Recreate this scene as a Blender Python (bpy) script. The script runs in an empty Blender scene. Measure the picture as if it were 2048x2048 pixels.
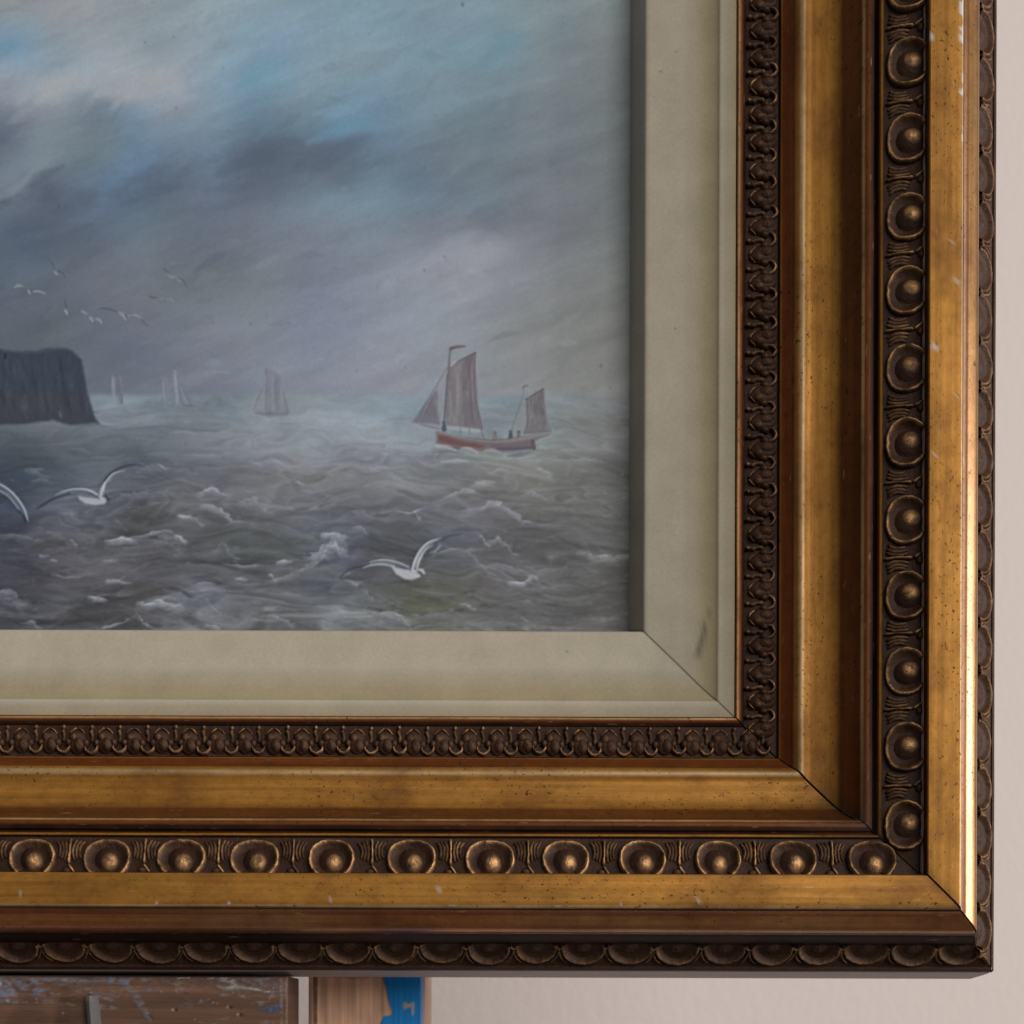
# Corner of a gilt-framed seascape in oils, standing on a studio easel in front of a pale wall.
import bpy, bmesh, math, random
import numpy as np
from mathutils import Matrix, Vector

S = 0.0002                      # one drawing unit = 0.2 mm
CX, CY, ZOFF = 1024.0, 1024.0, 1.2
EYE_X, EYE_Y, EYE_D = 950.0, 2050.0, 3000.0
def P3(x, y, h):                # x right, y down, h towards the viewer (painting surface = 0)
    return ((x-CX)*S, -h*S, (CY-y)*S+ZOFF)

scene = bpy.context.scene
COL = scene.collection
# ------------------------------------------------------------------ camera
cam_d = bpy.data.cameras.new('camera'); cam = bpy.data.objects.new('camera', cam_d); COL.objects.link(cam)
cam.location = P3(EYE_X, EYE_Y, EYE_D)
cam.rotation_euler = (math.radians(90), math.radians(CAM_ROLL := -0.18), 0)
cam_d.sensor_width = 36; cam_d.lens = 36*EYE_D/2048
cam_d.shift_x = (1024-EYE_X)/2048; cam_d.shift_y = (EYE_Y-1024)/2048
cam_d.clip_start = .02; cam_d.clip_end = 50
cam_d.dof.use_dof = True; cam_d.dof.focus_distance = (EYE_D-255)*S; cam_d.dof.aperture_fstop = 18
scene.camera = cam
# ------------------------------------------------------------------ world and lamps: one window to the right, dim room
world = bpy.data.worlds.new('World'); scene.world = world; world.use_nodes = True
bg = world.node_tree.nodes['Background']; bg.inputs[0].default_value = (.92, .95, 1, 1); bg.inputs[1].default_value = .06
def area(name, loc, target, size, size_y, power, color):
    d = bpy.data.lights.new(name, 'AREA'); d.shape = 'RECTANGLE'; d.size = size; d.size_y = size_y; d.energy = power; d.color = color
    o = bpy.data.objects.new(name, d); COL.objects.link(o); o.location = loc
    o.rotation_euler = (Vector(target)-Vector(loc)).to_track_quat('-Z', 'Y').to_euler(); return o
area('window_light', (4.6, -1.15, 1.55), (.1, .2, 1.2), 2.0, 2.2, 190, (1, .94, .885))
area('room_light', (1.4, -2.85, 2.1), (0, 0, 1.2), 2.0, 1.6, 59, (1, .955, .90))
scene.view_settings.view_transform = 'Standard'; scene.view_settings.look = 'None'
scene.view_settings.exposure = 0; scene.view_settings.gamma = 1; scene.view_settings.use_curve_mapping = False

# ------------------------------------------------------------------ helpers
def lin(c):
    c = np.asarray(c, np.float64)/255
    return np.where(c <= .04045, c/12.92, ((c+.055)/1.055)**2.4)

def mesh_obj(name, verts, faces, mat, parent=None, smooth=True, sharp=None, cols=None, floats=None, uv=None):
    me = bpy.data.meshes.new(name)
    verts = np.asarray(verts, np.float32); faces = np.asarray(faces, np.int32) if not isinstance(faces, list) else faces
    if isinstance(faces, np.ndarray):
        nf, k = faces.shape
        me.vertices.add(len(verts)); me.vertices.foreach_set('co', verts.ravel())
        me.loops.add(nf*k); me.loops.foreach_set('vertex_index', faces.ravel())
        me.polygons.add(nf); me.polygons.foreach_set('loop_start', np.arange(0, nf*k, k, dtype=np.int32))
        me.update(calc_edges=True)
    else:
        me.from_pydata([tuple(v) for v in verts], [], [tuple(f) for f in faces])
    me.validate()
    me.polygons.foreach_set('use_smooth', np.full(len(me.polygons), smooth))
    if sharp: me.set_sharp_from_angle(angle=math.radians(sharp))
    if cols is not None:
        a = me.color_attributes.new('tone', 'FLOAT_COLOR', 'POINT')
        a.data.foreach_set('color', np.c_[np.asarray(cols, np.float32), np.ones(len(verts), np.float32)].ravel())
    for k_, v in (floats or {}).items():
        a = me.attributes.new(k_, 'FLOAT', 'POINT'); a.data.foreach_set('value', np.asarray(v, np.float32))
    if uv is not None:
        l = me.uv_layers.new(name='UVMap'); vi = np.empty(len(me.loops), np.int32); me.loops.foreach_get('vertex_index', vi)
        l.data.foreach_set('uv', np.asarray(uv, np.float32)[vi].ravel())
    me.materials.append(mat)
    o = bpy.data.objects.new(name, me); COL.objects.link(o)
    if parent: o.parent = parent
    return o

def grid_faces(nr, nc):
    i = np.arange(nr-1)[:, None]*nc+np.arange(nc-1)[None]
    return np.stack([i, i+1, i+nc+1, i+nc], -1).reshape(-1, 4)

def tag(o, label=None, cat=None, kind=None, group=None):
    if label: o['label'] = label
    if cat: o['category'] = cat
    if kind: o['kind'] = kind
    if group: o['group'] = group
    return o

class NT:                       # tiny node-tree helper
    def __init__(s, name):
        s.m = bpy.data.materials.new(name); s.m.use_nodes = True; s.t = s.m.node_tree; s.b = s.t.nodes['Principled BSDF']
    def n(s, typ, **kw):
        x = s.t.nodes.new(typ)
        for k, v in kw.items():
            if k.startswith('i_'): x.inputs[int(k[2:]) if k[2:].isdigit() else k[2:]].default_value = v
            else: setattr(x, k, v)
        return x
    def l(s, a, b): s.t.links.new(a, b)
    def put(s, name, v):
        if hasattr(v, 'default_value') or isinstance(v, bpy.types.NodeSocket): s.l(v, s.b.inputs[name])
        else: s.b.inputs[name].default_value = v
    def attr(s, name): return s.n('ShaderNodeAttribute', attribute_name=name)
    def noise(s, scale, detail=4, rough=.55, vec=None, dist=0.):
        x = s.n('ShaderNodeTexNoise'); x.inputs['Scale'].default_value = scale; x.inputs['Detail'].default_value = detail; x.inputs['Roughness'].default_value = rough; x.inputs['Distortion'].default_value = dist
        if vec is not None: s.l(vec, x.inputs['Vector'])
        return x.outputs['Fac']
    def ramp(s, v, stops):
        x = s.n('ShaderNodeValToRGB'); cr = x.color_ramp
        while len(cr.elements) < len(stops): cr.elements.new(.5)
        for e, (p, c) in zip(cr.elements, stops): e.position = p; e.color = (c, c, c, 1) if not hasattr(c, '__len__') else (*c, 1)
        s.l(v, x.inputs[0]); return x.outputs[0]
    def math(s, op, a, b=None):
        x = s.n('ShaderNodeMath', operation=op)
        for i, v in enumerate((a, b)):
            if v is None: continue
            if isinstance(v, (int, float)): x.inputs[i].default_value = v
            else: s.l(v, x.inputs[i])
        return x.outputs[0]
    def mix(s, f, a, b, blend='MIX'):
        x = s.n('ShaderNodeMix', data_type='RGBA', blend_type=blend)
        for i, v in ((0, f), (6, a), (7, b)):
            if isinstance(v, (int, float)): x.inputs[i].default_value = v
            elif isinstance(v, tuple): x.inputs[i].default_value = (*v, 1) if len(v) == 3 else v
            else: s.l(v, x.inputs[i])
        return x.outputs[2]
    def mapped(s, scale, coord='UV'):
        tc = s.n('ShaderNodeTexCoord'); mp = s.n('ShaderNodeMapping'); mp.inputs['Scale'].default_value = scale; s.l(tc.outputs[coord], mp.inputs[0]); return mp.outputs[0]
    def bump(s, h, strength, dist):
        x = s.n('ShaderNodeBump'); x.inputs['Strength'].default_value = strength; x.inputs['Distance'].default_value = dist
        s.l(h, x.inputs['Height']); s.l(x.outputs[0], s.b.inputs['Normal'])

# ------------------------------------------------------------------ materials
def gilt_material(name, metallic, rough, coat=0.):
    m = NT(name); tone = m.attr('tone').outputs['Color']; chip = m.attr('chip').outputs['Fac']
    streak = m.noise(1., 5, .6, m.mapped((9, 420, 1)))
    cloud = m.noise(1., 5, .6, m.mapped((26, 40, 1)))
    base = m.mix(1., tone, m.ramp(streak, [(.25, .66), (.75, 1.25)]), 'MULTIPLY')
    base = m.mix(m.ramp(cloud, [(.46, 0.), (.72, .65)]), base, (.105, .036, .012))
    sp1 = m.noise(1., 2, .5, m.mapped((620, 760, 1))); sp2 = m.noise(1., 3, .6, m.mapped((230, 330, 1)))
    gather = m.ramp(m.noise(1., 3, .6, m.mapped((13, 60, 1))), [(.40, .12), (.62, 1.)])
    specks = m.math('MULTIPLY', gather, m.math('MAXIMUM', m.ramp(sp1, [(.635, 0.), (.68, 1.)]), m.ramp(sp2, [(.66, 0.), (.70, 1.)])))
    base = m.mix(m.math('MULTIPLY', specks, .85), base, (.030, .012, .006))
    rub = m.noise(1., 3, .5, m.mapped((120, 900, 1)))
    mott = m.noise(1., 4, .7, m.mapped((190, 260, 1))); base = m.mix(1., base, m.ramp(mott, [(.25, .74), (.50, 1.), (.75, 1.16)]), 'MULTIPLY')
    base = m.mix(m.ramp(rub, [(.66, 0.), (.73, .3)]), base, (.55, .36, .18))
    base = m.mix(chip, base, (.60, .585, .57))
    m.put('Base Color', base)
    m.put('Metallic', m.math('MULTIPLY', m.math('SUBTRACT', 1., m.math('MAXIMUM', chip, m.math('MULTIPLY', specks, .8))), metallic))
    m.put('Roughness', m.math('ADD', m.math('MULTIPLY', cloud, .22), rough-.11))
    m.b.inputs['Specular IOR Level'].default_value = .12; m.b.inputs['Coat Weight'].default_value = coat; m.b.inputs['Coat Roughness'].default_value = .22
    m.bump(m.math('SUBTRACT', m.math('ADD', m.math('MULTIPLY', streak, .6), m.math('MULTIPLY', cloud, .5)), m.math('MULTIPLY', specks, .7)), .35, .00025)
    return m.m
M_GILT = gilt_material('worn_gilding', .32, .46)
M_LIP = gilt_material('burnished_gilding', .62, .34, .5)

def bronze_material():
    m = NT('bronzed_composition'); wear = m.attr('wear').outputs['Fac']
    n1 = m.noise(700, 5, .65, m.mapped((1, 1, 1), 'Object')); n2 = m.noise(160, 4, .6, m.mapped((1, 1, 1), 'Object'))
    oi = m.n('ShaderNodeObjectInfo'); geo = m.n('ShaderNodeNewGeometry')
    n3 = m.n('ShaderNodeTexNoise'); n3.inputs['Scale'].default_value = 420; n3.inputs['Detail'].default_value = 4; m.l(geo.outputs['Position'], n3.inputs['Vector'])
    w = m.math('MULTIPLY', m.math('MULTIPLY', wear, m.math('ADD', m.math('MULTIPLY', oi.outputs['Random'], .55), .75)), m.ramp(n3.outputs['Fac'], [(.30, .12), (.56, 1.25)]))
    w = m.math('MINIMUM', w, 1.)
    dark = m.mix(n2, (.013, .0058, .0038), (.084, .036, .020))
    gold = m.mix(n1, (.38, .170, .058), (.76, .48, .235))
    m.put('Base Color', m.mix(w, dark, gold)); m.put('Metallic', m.math('MULTIPLY', w, .8))
    m.put('Roughness', m.math('ADD', m.math('MULTIPLY', n1, .25), .42)); m.b.inputs['Specular IOR Level'].default_value = .22
    m.bump(m.math('ADD', n1, m.math('MULTIPLY', n2, .9)), .8, .0005)
    return m.m
M_BRONZE = bronze_material()

def liner_material():
    m = NT('cream_distemper'); tone = m.attr('tone').outputs['Color']
    n1 = m.noise(60, 5, .6, m.mapped((1, 1, 1), 'Object')); n2 = m.noise(900, 3, .6, m.mapped((1, 1, 1), 'Object')); n3 = m.noise(330, 2, .5, m.mapped((1, 1, 1), 'Object'))
    base = m.mix(1., tone, m.ramp(n1, [(.3, .90), (.7, 1.06)]), 'MULTIPLY')
    base = m.mix(1., base, m.ramp(n2, [(.3, .93), (.7, 1.05)]), 'MULTIPLY')
    base = m.mix(m.ramp(n3, [(.76, 0.), (.80, .5)]), base, (.14, .115, .08))
    m.put('Base Color', base); m.put('Roughness', .62); m.b.inputs['Specular IOR Level'].default_value = .3
    m.bump(n2, .12, .0002); return m.m
M_LINER = liner_material()

def paint_material(name, rough, spec, bump=0.):
    m = NT(name); m.put('Base Color', m.attr('tone').outputs['Color'])
    n1 = m.noise(2600, 2, .5, m.mapped((1, 1, 1), 'Object'))
    m.put('Roughness', rough); m.b.inputs['Specular IOR Level'].default_value = spec
    if bump: m.bump(n1, bump, .0001)
    return m.m
M_OIL = paint_material('oil_paint', .46, .26, .22)

def wood_material():
    m = NT('daubed_wood'); tone = m.attr('tone').outputs['Color']
    grain = m.noise(1., 6, .65, m.mapped((1, 1, 1)), .6); fine = m.noise(1., 3, .6, m.mapped((.35, 3.2, 1)))
    b = m.mix(1., tone, m.ramp(grain, [(.25, .72), (.75, 1.2)]), 'MULTIPLY'); b = m.mix(1., b, m.ramp(fine, [(.3, .85), (.7, 1.1)]), 'MULTIPLY')
    m.put('Base Color', b); m.put('Roughness', .58); m.b.inputs['Specular IOR Level'].default_value = .3
    m.bump(m.math('ADD', grain, fine), .35, .0004); return m.m
M_WOOD = wood_material()

def plain(name, color, rough=.6):
    m = NT(name); n = m.noise(90, 4, .6, m.mapped((1, 1, 1), 'Object'))
    m.put('Base Color', m.mix(n, tuple(c*.8 for c in color), tuple(min(1, c*1.2) for c in color))); m.put('Roughness', rough); return m.m
M_RAW = plain('aged_raw_wood', (.60, .50, .46), .75)
def wall_material():
    m = NT('pale_plaster'); n = m.noise(1.6, 3, .5, m.mapped((1, 1, 1), 'Object')); n2 = m.noise(120, 4, .6, m.mapped((1, 1, 1), 'Object'))
    m.put('Base Color', m.mix(n, (.52, .46, .44), (.55, .487, .466))); m.put('Roughness', .85); m.bump(n2, .4, .002); return m.m
M_WALL = wall_material()

# ---------------------------------------------------------------- the oil painting, brushed in numpy
PX0, PY0, PX1, PY1 = -140, -140, 1300, 1280      # extent of the painted panel (drawing units = 0.2 mm)

def vnoise(shape, sx, sy, seed, oct_=4, gain=.5):
    """smooth value noise, feature size sx, sy (pixels)"""
    rng = np.random.default_rng(seed); out = np.zeros(shape, np.float32); amp = 1.; tot = 0
    H, W = shape
    for _ in range(oct_):
        gh, gw = int(H/sy)+3, int(W/sx)+3
        g = rng.random((gh, gw), dtype=np.float32)
        y = np.arange(H)/sy; x = np.arange(W)/sx
        yi = y.astype(int); xi = x.astype(int); fy = (y-yi)[:, None]; fx = (x-xi)[None]
        fy = fy*fy*(3-2*fy); fx = fx*fx*(3-2*fx)
        a = g[yi][:, xi]; b = g[yi][:, xi+1]; c = g[yi+1][:, xi]; d = g[yi+1][:, xi+1]
        out += amp*((a*(1-fx)+b*fx)*(1-fy)+(c*(1-fx)+d*fx)*fy)
        tot += amp; amp *= gain; sx = max(sx/2, 1.01); sy = max(sy/2, 1.01)
    return out/tot-.5

def sample(a, x, y):
    H, W = a.shape[:2]
    x = np.clip(x, 0, W-1.001); y = np.clip(y, 0, H-1.001)
    xi = x.astype(np.int32); yi = y.astype(np.int32); fx = x-xi; fy = y-yi
    if a.ndim == 3: fx = fx[..., None]; fy = fy[..., None]
    return (a[yi, xi]*(1-fx)+a[yi, xi+1]*fx)*(1-fy)+(a[yi+1, xi]*(1-fx)+a[yi+1, xi+1]*fx)*fy

CTRL = """0 0 150 150 150;100 30 148 150 154;300 20 143 152 158;450 20 140 156 166;650 20 125 150 165;10 95 112 145 170;120 110 135 150 160;300 90 138 152 160;0 150 150 158 168;90 190 160 164 172;150 140 150 160 170;250 180 155 160 170;330 160 156 160 170;340 220 140 150 162;30 230 115 125 140;170 235 112 125 138;250 250 112 135 155;500 165 108 145 166;560 110 118 145 165;480 200 110 140 160;600 200 122 145 158;0 270 100 108 125;50 300 118 130 142;25 385 118 130 143;80 340 120 133 143;80 370 88 98 115;200 300 112 130 140;250 340 100 125 152;230 390 95 115 140;330 360 95 110 128;420 300 108 130 150;520 310 86 100 118;620 330 92 105 122;680 270 98 135 160;100 430 85 95 112;30 480 80 92 110;300 430 92 108 122;400 420 100 108 125;500 380 95 105 122;560 420 108 120 135;650 400 112 130 145;640 480 118 125 140;
750 50 122 148 162;850 60 118 142 158;950 30 118 142 155;1050 30 120 138 145;1150 60 112 125 132;1230 100 105 112 115;1000 90 105 135 150;980 130 108 135 148;700 150 125 145 158;850 180 115 138 152;1000 180 112 130 142;1100 170 112 122 130;1230 200 100 106 110;760 240 105 135 158;850 230 112 135 148;1000 260 105 120 132;1150 250 102 115 122;1230 300 98 104 108;640 310 90 103 120;700 300 93 110 128;800 300 102 120 138;900 310 105 118 130;1000 340 108 120 130;750 380 108 132 148;850 360 102 118 135;950 400 108 125 138;1100 380 108 115 125;1230 400 98 104 108;960 445 110 115 128;950 485 136 140 150;1050 450 108 112 125;1150 450 108 112 120;700 470 118 128 142;850 470 115 122 135;
620 560 118 124 140;700 600 125 130 145;750 540 128 134 148;850 520 135 138 150;930 500 142 145 157;1000 490 134 136 147;1000 560 132 134 146;1080 520 122 126 134;1200 540 112 116 118;1240 600 106 110 110;620 650 120 126 145;750 700 135 138 152;900 640 135 140 150;1000 650 132 134 138;1100 640 124 126 128;1200 680 115 117 117;750 780 138 140 152;850 760 136 140 150;1000 760 130 134 140;1200 770 118 120 120;
30 500 85 98 115;150 520 98 108 122;200 570 105 108 120;50 600 98 108 120;150 620 100 108 120;60 660 92 98 108;120 690 100 105 112;300 500 108 118 130;400 530 105 112 122;350 600 115 120 128;450 600 118 124 132;550 560 118 126 136;550 650 122 128 140;430 650 122 126 138;300 680 112 116 130;200 700 100 108 122;230 740 105 112 126;350 740 115 118 132;450 740 120 124 138;550 760 128 132 145"""
SEA = """0 800 110 132 145;200 800 110 132 145;300 800 114 137 147;450 800 112 135 148;600 810 125 140 150;700 800 125 145 155;800 815 112 138 150;940 820 115 138 148;1050 830 112 135 140;1200 810 110 118 120;250 850 122 132 142;400 850 120 128 138;500 880 128 135 142;100 870 105 112 125;30 890 82 92 105;30 960 62 75 92;100 930 80 91 105;250 930 82 90 102;200 990 92 98 108;350 920 100 106 112;450 940 105 108 112;550 930 120 122 122;640 900 135 142 148;640 960 118 118 115;750 900 140 145 150;720 940 125 128 130;850 930 125 128 130;850 980 110 112 112;1000 930 118 120 118;1150 930 108 110 108;1240 950 88 90 90;950 1000 98 98 98;1100 1010 92 92 90;1200 1050 84 85 85;300 1030 80 80 80;380 1010 96 96 98;500 1030 96 97 100;480 1080 80 84 82;100 1080 82 80 84;200 1090 90 90 94;50 1130 68 67 77;300 1130 86 86 88;450 1130 92 92 96;100 1180 92 92 94;300 1180 84 80 78;380 1210 98 100 106;550 1190 98 98 100;200 1240 78 76 76;450 1250 92 94 98;600 1240 96 96 98;680 1080 88 94 108;760 1060 82 84 90;900 1090 82 86 97;1000 1070 80 80 84;1050 1100 71 71 73;750 1150 76 76 83;850 1190 80 83 70;900 1210 86 89 76;1000 1180 88 86 86;1100 1180 84 84 84;1200 1200 76 76 76;1000 1240 88 88 88;700 1210 96 100 104;1150 1240 78 78 78;720 1250 104 108 110"""

def field(txt, W, H, ext=40):
    p = np.array([[float(v) for v in q.split()] for q in txt.replace("\n", "").split(";")])
    xy = p[:, :2]; c = p[:, 2:]/255
    d = np.sqrt(((xy[:, None]-xy[None])**2).sum(-1)+25.**2)
    n = len(xy); A = np.zeros((n+3, n+3)); A[:n, :n] = -d + np.eye(n)*5.0; P = np.c_[np.ones(n), xy/1000]
    A[:n, n:] = P; A[n:, :n] = P.T
    w = np.linalg.solve(A, np.r_[c, np.zeros((3, 3))])
    st = 8; gx = np.arange(0, W+st, st)+PX0; gy = np.arange(0, H+st, st)+PY0
    gx_ = np.clip(gx, -30, 1290); gy_ = np.clip(gy, -30, 1275)
    X, Y = np.meshgrid(gx_, gy_)
    D = np.sqrt((X[..., None]-xy[:, 0])**2+(Y[..., None]-xy[:, 1])**2+25.**2)
    g = (-D)@w[:n] + w[n] + (X/1000)[..., None]*w[n+1]+(Y/1000)[..., None]*w[n+2]
    return g.astype(np.float32), st

def brush_tools(img, relief, mask, OX, OY):
    H, W = img.shape[:2]
    yy, xx = np.mgrid[0:H, 0:W].astype(np.float32); px, py = xx+OX, yy+OY
    N = lambda sx, sy, s, o=4, g=.5: vnoise((H, W), sx, sy, s, o, g)
    brush = N(14, 2.5, 30, 3, .6); brushv = N(2.5, 16, 31, 3, .6); blot = N(9, 6, 32, 3, .6)

    def over(y0, y1, x0, x1, col, a, rel=0, mid=0):
        col = np.asarray(col, np.float32); col = np.where(col > 160, 160+(col-160)*.35, col)
        s = np.s_[y0:y1, x0:x1]
        img[s] = img[s]*(1-a[..., None])+np.asarray(col, np.float32)/255*a[..., None] if not callable(col) else img[s]
        if rel: relief[s] += a*rel
        if mid: mask[s][a > .35] = mid

    def stroke(pts, w, col, a=1., soft=1.2, dry=.0, rel=.25, mid=0, tw=None):
        """tapering brush mark along pts (photo px); w = width or list; dry = broken bristle marks"""
        P = np.array(pts, np.float32)
        if len(P) > 2:                      # Catmull-Rom
            Q = np.vstack([2*P[0]-P[1], P, 2*P[-1]-P[-2]]); out = []
            ww = np.atleast_1d(np.asarray(w, np.float32)); ww = np.interp(np.linspace(0, 1, len(P)), np.linspace(0, 1, len(ww)), ww) if len(ww) > 1 else np.full(len(P), ww[0])
            wl = []
            for i in range(1, len(Q)-2):
                for k in range(6):
                    u = k/6; a0, a1, a2, a3 = Q[i-1:i+3]
                    out.append(.5*((2*a1)+(-a0+a2)*u+(2*a0-5*a1+4*a2-a3)*u*u+(-a0+3*a1-3*a2+a3)*u**3)); wl.append(ww[i-1]*(1-u)+ww[i]*u)
            out.append(P[-1]); wl.append(ww[-1]); P = np.array(out); wl = np.array(wl)
        else:
            ww = np.atleast_1d(np.asarray(w, np.float32)); wl = np.array([ww[0], ww[-1]])
        m = wl.max()+soft*3+2
        x0, x1 = int(max(P[:, 0].min()-m-OX, 0)), int(min(P[:, 0].max()+m-OX, W))
        y0, y1 = int(max(P[:, 1].min()-m-OY, 0)), int(min(P[:, 1].max()+m-OY, H))
        if x1 <= x0 or y1 <= y0: return
        X, Y = px[y0:y1, x0:x1], py[y0:y1, x0:x1]
        best = np.full(X.shape, -1e9, np.float32)
        for i in range(len(P)-1):
            d = P[i+1]-P[i]; L = max((d*d).sum(), 1e-6)
            u = np.clip(((X-P[i, 0])*d[0]+(Y-P[i, 1])*d[1])/L, 0, 1)
            dist = np.hypot(X-P[i, 0]-u*d[0], Y-P[i, 1]-u*d[1])
            best = np.maximum(best, (wl[i]*(1-u)+wl[i+1]*u)/2-dist)
        al = np.clip(best/soft+.5, 0, 1); al = al*al*(3-2*al)
        if dry: al = al*np.clip(1-dry+(brush[y0:y1, x0:x1]+blot[y0:y1, x0:x1])*2.4*dry+dry*.35, 0, 1)
        over(y0, y1, x0, x1, col, al*a, rel, mid)

    swirl = vnoise((H, W), 26, 9, 33, 3, .6)
    def foam(pts, w, b, a=.8, blue=3, down=1.5):
        """crest of foam: crisp, uneven upper edge, dragged out thin below"""
        P = np.array(sorted(pts), np.float32); xs = P[:, 0]
        m = w*(2+down)+4; x0, x1 = int(max(xs[0]-w-OX, 0)), int(min(xs[-1]+w-OX, W)); y0, y1 = int(max(P[:, 1].min()-m-OY, 0)), int(min(P[:, 1].max()+m-OY, H))
        if x1-x0 < 2 or y1 <= y0: return
        X, Y = px[y0:y1, x0:x1], py[y0:y1, x0:x1]; sw = swirl[y0:y1, x0:x1]
        yc = np.interp(X[0], xs, P[:, 1]); k = max(3, int((xs[-1]-xs[0])/10)) | 1
        yc = np.convolve(np.pad(yc, k//2, 'edge'), np.ones(k)/k, 'valid')
        u = np.clip((X-xs[0]+w)/max(xs[-1]-xs[0]+2*w, 1), 0, 1); tap = np.sin(u**.85*np.pi)**.6
        d = Y-yc[None]+sw*w*1.5+w*.35*tap
        top = np.clip(d/1.6+.3, 0, 1); low = np.clip(1-d/(w*(.55+.75*tap)*(.6+sw*1.7+.35).clip(.25, 2)), 0, 1)**.8
        drag = np.clip(1-d/(w*down*2), 0, 1)**1.5*np.clip(sw*3.2+.35, 0, 1)*.55
        al = top*np.maximum(low, drag)*tap*np.clip(.82+brush[y0:y1, x0:x1]*1.3, 0, 1)*a
        shade = np.clip(1-d/(w*1.6), 0, 1)[..., None]
        col = (np.array([b-4, b-2, b+blue])/255*shade+np.array([b*.72, b*.73, b*.76+blue])/255*(1-shade)).astype(np.float32)
        s_ = np.s_[y0:y1, x0:x1]; img[s_] = img[s_]*(1-al[..., None])+col*al[..., None]; relief[s_] += al*.6


    def poly(pts, col, a=1., soft=1.3, rel=.15, mid=0, streaks=None):
        P = np.array(pts, np.float32); m = soft*3+2
        x0, x1 = int(max(P[:, 0].min()-m-OX, 0)), int(min(P[:, 0].max()+m-OX, W))
        y0, y1 = int(max(P[:, 1].min()-m-OY, 0)), int(min(P[:, 1].max()+m-OY, H))
        X, Y = px[y0:y1, x0:x1], py[y0:y1, x0:x1]
        ins = np.zeros(X.shape, bool); dm = np.full(X.shape, 1e9, np.float32)
        for i in range(len(P)):
            a_, b_ = P[i], P[(i+1) % len(P)]
            c = ((a_[1] > Y) != (b_[1] > Y)); dy = b_[1]-a_[1]
            if abs(dy) > 1e-6: ins ^= c & (X < (b_[0]-a_[0])*(Y-a_[1])/dy+a_[0])
            d = b_-a_; L = max((d*d).sum(), 1e-6)
            u = np.clip(((X-a_[0])*d[0]+(Y-a_[1])*d[1])/L, 0, 1)
            dm = np.minimum(dm, np.hypot(X-a_[0]-u*d[0], Y-a_[1]-u*d[1]))
        sd = np.where(ins, dm, -dm)+blot[y0:y1, x0:x1]*soft*1.2
        al = np.clip(sd/(2*soft)+.5, 0, 1)*a
        over(y0, y1, x0, x1, col, al, rel, mid)
        if streaks:
            c2, s, am = streaks
            k = np.clip((brushv if s else brush)[y0:y1, x0:x1]*3.2+.12, 0, 1)*al*am
            over(y0, y1, x0, x1, c2, k)

    return stroke, poly, foam, brush, blot

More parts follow.
